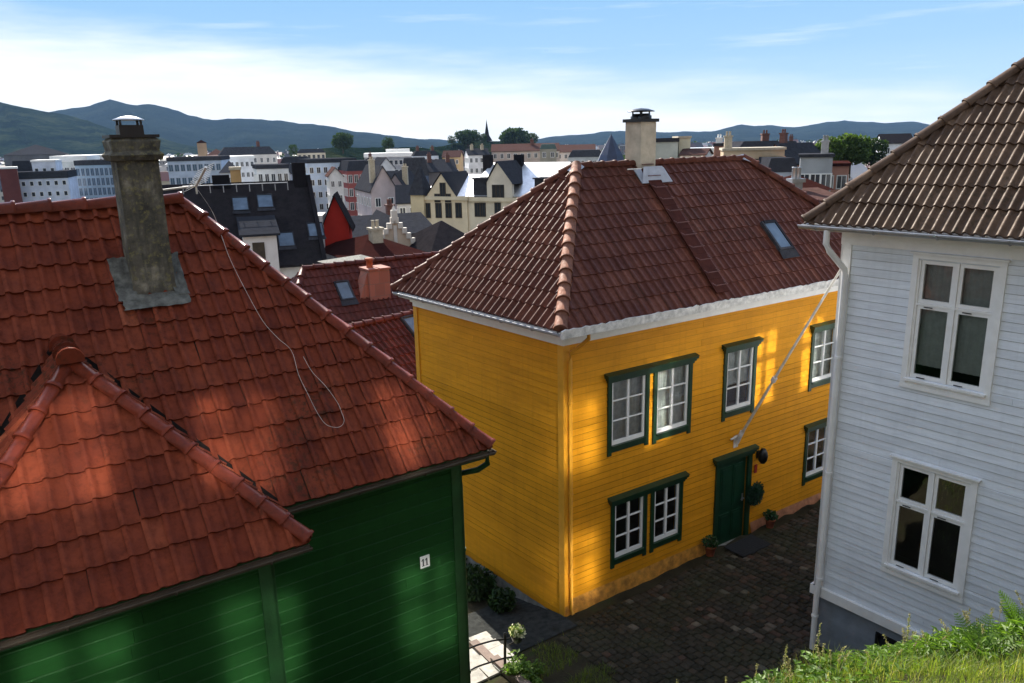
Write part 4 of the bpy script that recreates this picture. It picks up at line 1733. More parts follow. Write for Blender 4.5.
# seed-topped grass stalks along the crest of the bank
mb = MB()
sd_ = MB()
for _ in range(75):
    x = random.uniform(.9, 5.6) if random.random() < .75 else random.uniform(1.0, 2.9)
    yc = lerp_tab(BX, BY, x)
    y = yc - random.uniform(-.12, .5)
    z = ground_z(x, y)
    h = random.uniform(.28, .50)
    a = random.random() * 6.28
    le = random.uniform(.02, .16)
    p = [Vector((x + math.cos(a) * le * t * t, y + math.sin(a) * le * t * t, z + h * t)) for t in (0, .35, .7, 1)]
    mb.tube(p, .0035, 4, 0, .0015, caps=False, tv=random.uniform(.4, 1))
    for q in range(14):
        t = .72 + .28 * q / 13
        c = Vector((x + math.cos(a) * le * t * t, y + math.sin(a) * le * t * t, z + h * t))
        leaf_clump(mb, c, .016, .016, .012, 3, .011, 0, 2.0)
tag(mb.build('seed_grass', 'seed'), 'thin grass stalks with pale seed heads along the top of the bank', 'grass', kind='stuff')


mb = MB()
for _ in range(5600):
    x = random.uniform(2.5, 6.0)
    y = lerp_tab(BX, BY, x) - abs(random.gauss(0, .45)) + .12
    pz = math.sin(x * 3.1 + 2.0 * math.sin(y * 2.7)) * .5 + .5
    if random.random() > .25 + pz:
        continue
    z = ground_z(x, y) + random.uniform(.02, .20) * (.5 + 1.1 * pz)
    a = random.random() * 6.28
    L = random.uniform(.05, .13)
    d = Vector((math.cos(a), math.sin(a), random.uniform(-.4, .6))).normalized()
    sd2 = d.cross(Vector((0, 0, 1))).normalized() * L * random.uniform(.09, .22)
    c = Vector((x, y, z))
    up2 = Vector((0, 0, L * .12))
    mb.add([c, c + d * L * .45 + sd2 + up2, c + d * L - up2, c + d * L * .45 - sd2 + up2, c + d * L * .5 - up2 * .4], [(0, 4, 1), (1, 4, 2), (2, 4, 3), (3, 4, 0)], 0, min(1, max(0, random.gauss(.35 + .3 * pz, .2))))
tag(mb.build('leafy_cover', 'herb'), 'bright green leafy weeds growing thick among the grass of the right bank', 'weeds', kind='stuff')


def herb(loc, n, r, h, ls, name, label, cat, mat='herb', group=None):
    t = thing(name, label, cat, loc, random.random() * 6, group)
    mb = MB()
    st = MB()
    for _ in range(n):
        a, rr = random.random() * 6.28, r * math.sqrt(random.random())
        hh = h * random.uniform(.55, 1) * (1 - .4 * (rr / r) ** 2)
        tip = Vector((math.cos(a) * rr, math.sin(a) * rr, hh))
        st.tube([(math.cos(a) * rr * .3, math.sin(a) * rr * .3, -.05), tuple(tip * .6 + Vector((0, 0, .1 * hh))), tuple(tip)], .005, 4, caps=False)
        for k in range(9):
            f = .45 + .55 * k / 8
            c = Vector((tip.x * f, tip.y * f, tip.z * f))
            d = Vector((random.gauss(0, 1), random.gauss(0, 1), random.uniform(-.3, .5))).normalized()
            L = ls * random.uniform(.6, 1.2)
            sd = d.cross(Vector((0, 0, 1))).normalized() * L * .28
            up = Vector((0, 0, 1)) * L * .10
            mb.add([c, c + d * L * .4 + sd + up, c + d * L - up, c + d * L * .4 - sd + up, c + d * L * .45 - up * .4], [(0, 4, 1), (1, 4, 2), (2, 4, 3), (3, 4, 0)], 0, min(1, max(0, random.gauss(.5, .25))))
    mb.build('foliage', mat, t)
    st.build('stem', mat, t)
    return t


def fern(loc, n, L, label):
    t = thing('fern', label, 'fern', loc, random.random() * 6, 'ferns on the bank')
    for _ in range(n):
        mb = MB()
        a = 2 * PI * (_ + random.random() * .6) / n
        hd = Vector((math.cos(a), math.sin(a), 0))
        l = L * random.uniform(.7, 1.1)
        lean = random.uniform(.35, .8)
        pts = []
        for k in range(17):
            q = k / 16
            pts.append(hd * (l * lean * (q ** 1.4)) + Vector((0, 0, l * (q - .45 * lean * q * q))))
        mb.tube(pts, .006, 4, 0, .002, caps=False, tv=.3)
        tvb = random.gauss(.5, .15)
        for k in range(2, 17):
            d = (pts[k] - pts[k - 1]).normalized()
            sdv = d.cross(Vector((0, 0, 1)))
            if sdv.length < .05:
                sdv = Vector((-hd.y, hd.x, 0))
            sdv.normalize()
            pl = l * .30 * math.sin(PI * (k / 17.5) ** .75)
            for sg in (-1, 1):
                e = (sdv * sg + d * .35).normalized()
                # each pinna is toothed: three leaflets a side
                m_ = 5
                for j in range(m_):
                    f0 = j / m_
                    c0 = pts[k] + e * pl * f0
                    w_ = l * .045 * (1 - f0 * .8)
                    for s2 in (-1, 1):
                        g = (d * s2 + e * .6).normalized() * w_
                        mb.add([c0, c0 + e * pl / m_ * .5 + g, c0 + e * pl / m_ * 1.1, ], [(0, 1, 2)], 0, min(1, max(0, tvb + random.uniform(-.2, .2))))
        mb.build('frond', 'fern', t)
    return t


def gp(x, y):
    return (x, y, ground_z(x, y))


fern(gp(5.15, 7.0), 13, .52, 'tall fern at the right edge of the bank under the white house wall')
fern(gp(4.62, 6.75), 11, .48, 'lower fern just in front of the tall fern on the bank')
fern(gp(5.25, 6.5), 12, .45, 'fern at the far right edge of the picture in the foreground')
herb(gp(2.95, 7.7), 34, .34, .26, .10, 'weed', 'bright green leafy nettle patch at the left end of the sunlit bank', 'weed', group='weeds on the bank')
herb(gp(3.30, 7.35), 26, .30, .22, .09, 'weed', 'leafy weed between the nettle patch and the seeding grass on the bank', 'weed', group='weeds on the bank')
herb(gp(3.95, 7.35), 18, .26, .30, .07, 'weed', 'light green bushy weed on the bank below the basement window', 'weed', group='weeds on the bank')
herb(gp(4.40, 7.2), 16, .24, .34, .05, 'weed', 'thin grey green weed with upright stems against the white wall foot', 'weed', mat='grass', group='weeds on the bank')
herb((-.02, 11.75, .02), 36, .30, .46, .10, 'weed', 'yellow green leafy plant growing at the foot of the railing post', 'weed', group='plants by the railing')
herb((.30, 11.55, .02), 30, .28, .34, .09, 'weed', 'low sunlit plant right of the leafy one at the railing post', 'weed', group='plants by the railing')
# tall docks with reddish seed spikes
for k, (x, y, h, label) in enumerate(((3.02, 7.75, .62, 'tall rusty dock spike left of the drain pipe foot'), (3.32, 7.62, .70, 'tallest pale seeding stalk in front of the grey basement wall'), (4.22, 7.35, .62, 'feathery pale stalk in front of the basement window'))):
    t = thing('dock_plant', label, 'wild plant', gp(x, y), random.random() * 6, 'seeding stalks on the bank')
    mb = MB()
    mb.tube([(0, 0, -.05), (.01, .02, h * .5), (.03, .03, h)], .006, 5, 0, .003)
    mb.build('stem', 'herb', t)
    mb = MB()
    for q in range(18):
        f = .45 + .55 * q / 17
        leaf_clump(mb, (.03 * f, .03 * f, h * f), .045 * (1.25 - f), .045 * (1.25 - f), .02, 6, .013, 0, 1.6)
    mb.build('seed_spike', 'seed', t)

# dark hedge plants at the foot of the lane wall
M['ivy'] = leaf_mat('ivy', [(0, (.010, .024, .008)), (1, (.03, .07, .018))], .2)
for k, (s_, o_2, label) in enumerate(((-.45, -3.4, 'dark shrub farthest down the lane beside the stone foundation'), (-.42, -2.3, 'dark shrub in the middle of the row along the stone foundation'), (-.40, -1.25, 'low dark shrub nearest the yellow house corner by the foundation'))):
    x, y = sxy(s_ - .25, o_2)
    t = thing('shrub', label, 'shrub', (x, y, base_z(x, y)), 0, 'shrubs along the lane wall')
    mb = MB()
    sc = (1.0, .85, .55)[k]
    leaf_clump(mb, (0, 0, .38 * sc), .55 * sc, .55 * sc, .42 * sc, int(900 * sc), .075)
    mb.build('foliage', 'ivy', t)
    mb = MB()
    for q in range(6):
        a = q * 1.05
        mb.tube([(0, 0, -.1), (.25 * sc * math.cos(a), .25 * sc * math.sin(a), .35 * sc)], .012, 5)
    mb.build('stem', 'bark', t)

# ================================================================== TOWN BEYOND
_wcache = {}


def win_mesh(w, h, style):
    k = (round(w, 2), round(h, 2), style)
    if k in _wcache:
        return _wcache[k]
    mb = MB()
    f = min(.09, w * .12)
    if style == 'brown':
        fm = 'bark'
    elif style == 'blue':
        fm = 'gutter_blue'
    else:
        fm = 'white'
    mb.box(-w / 2, -w / 2 + f, -.06, .02, 0, h)
    mb.box(w / 2 - f, w / 2, -.06, .02, 0, h)
    mb.box(-w / 2 + f, w / 2 - f, -.06, .02, 0, f)
    mb.box(-w / 2 + f, w / 2 - f, -.06, .02, h - f, h)
    if style != 'plain':
        mb.box(-f / 3, f / 3, -.05, .02, f, h - f)
    mb.box(-w / 2 + f, w / 2 - f, -.025, .02, f, h - f, 1)
    o = mb.build('window', [fm, 'glass_blue' if style == 'blue' else 'glass_dark'])
    me = o.data
    bpy.data.objects.remove(o)
    _wcache[k] = me
    return me


def add_window(par, x, y, z, w, h, style='white', rz=0.0):
    o = bpy.data.objects.new('window', win_mesh(w, h, style))
    COL.objects.link(o)
    o.parent = par
    o.location = (x, y, z)
    o.rotation_euler = (0, 0, rz)
    return o


def chim(par, x, y, z0, z1, w=.7, mat='beige_plaster'):
    mb = MB()
    mb.box(x - w / 2, x + w / 2, y - w / 2, y + w / 2, z0, z1)
    mb.box(x - w / 2 - .08, x + w / 2 + .08, y - w / 2 - .08, y + w / 2 + .08, z1 + .001, z1 + .15)
    for k in (-1, 1):
        mb.lathe([(.12, z1 + .15), (.10, z1 + .55), (.13, z1 + .6), (0, z1 + .6)], 8, 0, (x + k * w * .2, y, 0))
    return mb.build('chimney', mat, par)


def house(name, label, cat, px, Y, wpx, ye, yr, depth, rz, roof, wall, rmat, wn=None, side=True, group=None, chims=(), base=None, rough=.8):
    """building seen at px, width wpx, eave line at ye and ridge at yr in the photograph, standing at depth Y"""
    c = at(px, ye, Y)
    ze, zr = c.z, at(px, yr, Y + (depth * .4 if roof in ('side', 'hip') else 0)).z
    rzr = math.radians(rz)
    w = wpx * Y / F_PX / max(.5, math.cos(rzr))
    zb = (gz(Y) - 3) if base is None else base
    t = thing(name, label, cat, (c.x + math.sin(rzr) * depth / 2, c.y + depth / 2 - math.cos(rzr) * depth / 2, zb), rzr, group)
    H, R = ze - zb, zr - zb
    hw = w / 2
    mb = MB()
    ov = .25
    if roof == 'front':
        mb.prism([(-hw, 0), (hw, 0), (hw, H), (0, R - .05), (-hw, H)], 0, depth)
    elif roof == 'side':
        mb.box(-hw, hw, 0, depth, 0, H)
        mb.M = Matrix.Rotation(PI / 2, 4, 'Z')
        mb.prism([(0.02, H + .001), (depth - .02, H + .001), (depth / 2, R - .08)], -hw, hw)
        mb.M = Matrix.Identity(4)
    else:
        mb.box(-hw, hw, 0, depth, 0, H)
    mb.build('wall', wall if isinstance(wall, str) else wallmat(wall, rough), t)
    rb = MB()
    th = .14
    if roof == 'front':
        d = Vector((hw, 0, H - R)).normalized()
        for sgn in (-1, 1):
            xe, ze2 = sgn * (hw + ov), H + (H - R) / hw * ov
            rb.add([(xe, -ov, ze2), (xe, depth + ov, ze2), (0, depth + ov, R), (0, -ov, R), (xe, -ov, ze2 + th), (xe, depth + ov, ze2 + th), (0, depth + ov, R + th), (0, -ov, R + th)],
                   [(0, 1, 2, 3), (4, 5, 6, 7), (0, 4, 7, 3), (1, 2, 6, 5), (0, 1, 5, 4)])
    elif roof == 'side':
        hd = depth / 2
        for y_e, sg in ((-ov, -1), (depth + ov, 1)):
            ze2 = H - (R - H) / hd * ov
            rb.add([(-hw - ov, y_e, ze2), (hw + ov, y_e, ze2), (hw + ov, hd, R), (-hw - ov, hd, R), (-hw - ov, y_e, ze2 + th), (hw + ov, y_e, ze2 + th), (hw + ov, hd, R + th), (-hw - ov, hd, R + th)],
                   [(0, 1, 2, 3), (4, 5, 6, 7), (0, 1, 5, 4), (0, 3, 7, 4), (1, 2, 6, 5)])
    elif roof == 'hip':
        q = min(hw * .98, depth / 2)
        a, b2, c2, d2 = (-hw - ov, -ov, H), (hw + ov, -ov, H), (hw + ov, depth + ov, H), (-hw - ov, depth + ov, H)
        r1, r2 = (-hw + q, depth / 2, R), (hw - q, depth / 2, R)
        rb.add([a, b2, c2, d2, r1, r2], [(0, 1, 5, 4), (1, 2, 5), (2, 3, 4, 5), (3, 0, 4), (0, 3, 2, 1)])
    elif roof == 'mansard':
        i = min(hw, depth) * .22
        rb.add([(-hw - .1, -.1, H), (hw + .1, -.1, H), (hw + .1, depth + .1, H), (-hw - .1, depth + .1, H), (-hw + i, i, R), (hw - i, i, R), (hw - i, depth - i, R), (-hw + i, depth - i, R)],
               [(0, 1, 5, 4), (1, 2, 6, 5), (2, 3, 7, 6), (3, 0, 4, 7), (4, 5, 6, 7)])
    else:
        rb.box(-hw - .15, hw + .15, -.15, depth + .15, H, max(R, H + .25))
    rb.build('roof', rmat, t)
    if wn:
        cols, rows, ww, wh_2, top, st, style = wn
        for r in range(rows):
            for k in range(cols):
                add_window(t, -hw + w * (k + .5) / cols, 0, H - top - wh_2 - r * st, ww, wh_2, style)
        if side and abs(rz) > 6:
            nd = max(1, int(cols * depth / w))
            sx = -hw if rz > 0 else hw
            for r in range(rows):
                for k in range(nd):
                    add_window(t, sx, depth * (k + .5) / nd, H - top - wh_2 - r * st, ww, wh_2, style, -PI / 2 if rz > 0 else PI / 2)
    for (fx, fy, hgt, cw, cm) in chims:
        chim(t, fx * w, fy * depth, R - (R - H) * .7 if roof in ('side', 'front', 'hip') else R, R + hgt, cw, cm)
    t['_w'], t['_H'], t['_R'] = w, H, R
    return t


def clean(t):
    for k in ('_w', '_H', '_R'):
        del t[k]


# --- the red-brown roofs just down the lane (between the two nearest houses)
def roof_quad(name, mat, parent, pts, w=.2, c=.34, H=.04, **kw):
    """tiled slope through four world points: eave left, eave right, top right, top left"""
    a, b_, c_, d_ = [Vector(p) for p in pts]
    return plane_slope(name, mat, parent, a, b_, [c_, d_], w=w, c=c, H=H, **kw)


lh = thing('town_house', 'low house with a maroon tile roof and an orange brick chimney', 'house', (0, 0, 0))
mr1 = math.radians(33.95)
P1 = at(303, 269, 27.5)
Ux = Vector((math.cos(mr1), math.sin(mr1), 0))
Uy = Vector((-math.sin(mr1), math.cos(mr1), 0))
rz1, ez1 = P1.z, P1.z - 2.9
A_ = P1 - Uy * 3.0 - Vector((0, 0, 2.9)) - Ux * 2.2
A_r = A_ + Ux * 11.5
T_r = P1 + Ux * 10
lh.location = (A_.x, A_.y, gz(27) - 2)
off = Vector(lh.location)
roof_quad('roof', 'tile_maroon', lh, [A_ - off, A_r - off, T_r - off, P1 - off], w=.2, c=.34, H=.03, seg=6)
Bk = P1 + Uy * 3.0 - Vector((0, 0, 2.9)) - Ux * 2.2
roof_quad('roof', 'tile_maroon', lh, [Bk + Ux * 11.5 - off, Bk - off, P1 - off, T_r - off], w=.2, c=.34, H=.03, seg=4)
plane_slope('roof', 'tile_maroon', lh, Bk - off, A_ - off, [P1 - off], w=.2, c=.34, H=.03, seg=6)
ridge_caps('ridge_tiles', 'tile_maroon', lh, P1 - off, T_r - off, .11, .4)
ridge_caps('ridge_tiles', 'tile_maroon', lh, A_ - off, P1 - off, .11, .4)
mb = MB()
mb.M = Matrix.Translation(A_ - off) @ Matrix.Rotation(mr1, 4, 'Z')
mb.box(.3, 11, .3, 5.7, -6, -.05)
mb.build('wall', wallmat((.45, .43, .40)), lh)
V1 = (P1 + Ux * -2.2 + Vector((0, 0, 0)) - (A_)).normalized()
V1 = (Uy * 3.0 + Vector((0, 0, 2.9))).normalized()
N1 = Ux.cross(V1)
M1 = Matrix((Ux, V1, N1)).transposed().to_4x4()
M1.translation = A_ - off


def on_plane(px, py, P, n):
    d = FW + (px - 512) / F_PX * RT - (py - 341.5) / F_PX * UP
    t = (P - CAM).dot(n) / d.dot(n)
    return CAM + d * t


q = on_plane(341, 302, A_, N1) - A_
skylight(lh, M1, q.dot(Ux), q.dot(V1), .55, .85)
q = on_plane(381, 300, A_, N1)
mb = MB()
mb.M = Matrix.Translation(q - off) @ Matrix.Rotation(mr1, 4, 'Z')
mb.box(-.40, .40, 0, .75, -.5, 1.10)
mb.box(-.44, -.03, -.04, .79, 1.10, 1.16)
mb.box(.03, .44, -.04, .79, 1.10, 1.16)
cc = mb.build('chimney', 'brick_orange', lh)
mb = MB()
mb.M = Matrix.Translation(q - off) @ Matrix.Rotation(mr1, 4, 'Z')
mb.lathe([(.12, 1.16), (.12, 1.42), (.15, 1.42), (.15, 1.5), (0, 1.5)], 10, 0, (-.18, .4, 0))
mb.build('chimney_pot', 'terracotta', cc)
mb = MB()
mb.M = Matrix.Translation(q - off) @ Matrix.Rotation(mr1, 4, 'Z')
mb.prism([(-.8, .0), (-.38, -.25), (-.38, 1.1)], .1, .7)
mb.build('chimney_shoulder', 'brick_orange', cc)

lw = thing('town_house', 'low pantiled wing in front of the maroon roof, partly behind the yellow wall', 'house', (0, 0, 0))
mr2 = math.radians(47)
Q1 = at(343, 329, 22.0)
Ux2 = Vector((math.cos(mr2), math.sin(mr2), 0))
Uy2 = Vector((-math.sin(mr2), math.cos(mr2), 0))
A2 = Q1 - Uy2 * 3.2 - Vector((0, 0, 2.5)) - Ux2 * .5
lw.location = (A2.x, A2.y, gz(20) - 2)
off2 = Vector(lw.location)
roof_quad('roof', 'tile_maroon', lw, [A2 - off2, A2 + Ux2 * 6 - off2, Q1 + Ux2 * 5.5 - off2, Q1 - off2], w=.2, c=.33, H=.05, seg=8)
B2 = Q1 + Uy2 * 2.0 - Vector((0, 0, 1.6))
roof_quad('roof', 'tile_maroon', lw, [B2 + Ux2 * 5.5 - off2, B2 - off2, Q1 - off2, Q1 + Ux2 * 5.5 - off2], seg=4)
ridge_caps('ridge_tiles', 'tile_maroon', lw, Q1 - off2, Q1 + Ux2 * 5.5 - off2, .11, .36)
mb = MB()
mb.M = Matrix.Translation(A2 - off2) @ Matrix.Rotation(mr2, 4, 'Z')
mb.box(.55, 5.4, .3, 4.9, -4, -.1)
mb.prism([(.56, -.1), (5.3, -.1), (5.3, 2.2), (.56, 2.2)], 3.0, 3.3)
mb.build('wall', wallmat((.35, .33, .30)), lw)
V2 = (Uy2 * 3.2 + Vector((0, 0, 2.5))).normalized()
N2 = Ux2.cross(V2)
M2 = Matrix((Ux2, V2, N2)).transposed().to_4x4()
M2.translation = A2 - off2
q = on_plane(414, 338, A2, N2) - A2
skylight(lw, M2, q.dot(Ux2), q.dot(V2), .55, .8)

# --- dark-roofed house with skylights, dormer and white parapet gable
dh = house('town_house', 'house with a big black roof, skylights and a small white dormer', 'house', 209, 44, 150, 268, 186, 10.0, 20, 'side', (.62, .60, .57), 'tile_black', None, chims=())
w_, H_, R_ = dh['_w'], dh['_H'], dh['_R']
hd = 5.0
Vd = Vector((0, hd, R_ - H_)).normalized()
Nd = Vector((1, 0, 0)).cross(Vd)
Mdl = Matrix((Vector((1, 0, 0)), Vd, Nd)).transposed().to_4x4()
Mdl.translation = (0, 0, H_ + .14)
dM = Matrix.Translation(dh.location) @ Matrix.Rotation(math.radians(20), 4, 'Z')
dMi = dM.inverted()
nW = dM.to_3x3() @ Nd
pW = dM @ Vector((0, 0, H_ + .14))


def dloc(px, py):
    return dMi @ on_plane(px, py, pW, nW)


for px, py in ((233, 212), (258, 209), (279, 248), (309, 238)):
    q = Mdl.inverted() @ dloc(px, py)
    skylight(dh, Mdl, q.x, q.y, .95, 1.15, lift=.06)
q = dloc(262, 262)
mb = MB()
mb.box(q.x - .9, q.x + .9, q.y - .6, q.y + 2.4, q.z - .6, q.z + 1.55)
dm_ = mb.build('dormer', wallmat((.72, .68, .66)), dh)
mb = MB()
mb.add([(q.x - 1.1, q.y - .85, q.z + 1.56), (q.x + 1.1, q.y - .85, q.z + 1.56), (q.x + 1.1, q.y + 2.6, q.z + 2.3), (q.x - 1.1, q.y + 2.6, q.z + 2.3),
        (q.x - 1.1, q.y - .85, q.z + 1.68), (q.x + 1.1, q.y - .85, q.z + 1.68), (q.x + 1.1, q.y + 2.6, q.z + 2.42), (q.x - 1.1, q.y + 2.6, q.z + 2.42)],
       [(0, 1, 2, 3), (4, 5, 6, 7), (0, 1, 5, 4), (1, 2, 6, 5), (0, 3, 7, 4)])
mb.build('dormer_roof', 'tile_grey', dm_)
mb = MB()
mb.box(q.x - .45, q.x + .2, q.y - .66, q.y - .6, q.z - .5, q.z + 1.2)
mb.build('dormer_door', 'bark', dm_)
# parapet gable and chimney stub on the right
mb = MB()
for a in (1,):
    x = w_ / 2
    mb.M = Matrix.Rotation(PI / 2, 4, 'Z')
    mb.prism([(-.3, H_ - .6), (hd, R_ - .1), (hd, R_ + .45), (-.3, H_ + .15)], -x - .30, -x - .05)
mb.build('parapet', 'tile_black', dh)
mb = MB()
mb.box(w_ / 2 - .75, w_ / 2 + .0, hd - .5, hd + .5, R_ - .5, R_ + 1.2)
mb.build('chimney', 'tile_black', dh)
mb = MB()
mb.box(-w_ * .06 - .5, -w_ * .06 + .5, hd - .4, hd + .4, R_ - .5, R_ + .6)
mb.build('chimney', 'tile_black', dh)
mb = MB()
for k in range(9):
    x = -w_ * .30 + k * .75
    mb.tube([(x, hd - 1.0, R_ - .4), (x, hd - 1.0, R_ + .05)], .03, 5)
mb.tube([(-w_ * .30, hd - 1.0, R_ + .05), (-w_ * .30 + 6, hd - 1.0, R_ + .05)], .03, 5)
mb.build('roof_ladder', 'zinc', dh)
clean(dh)

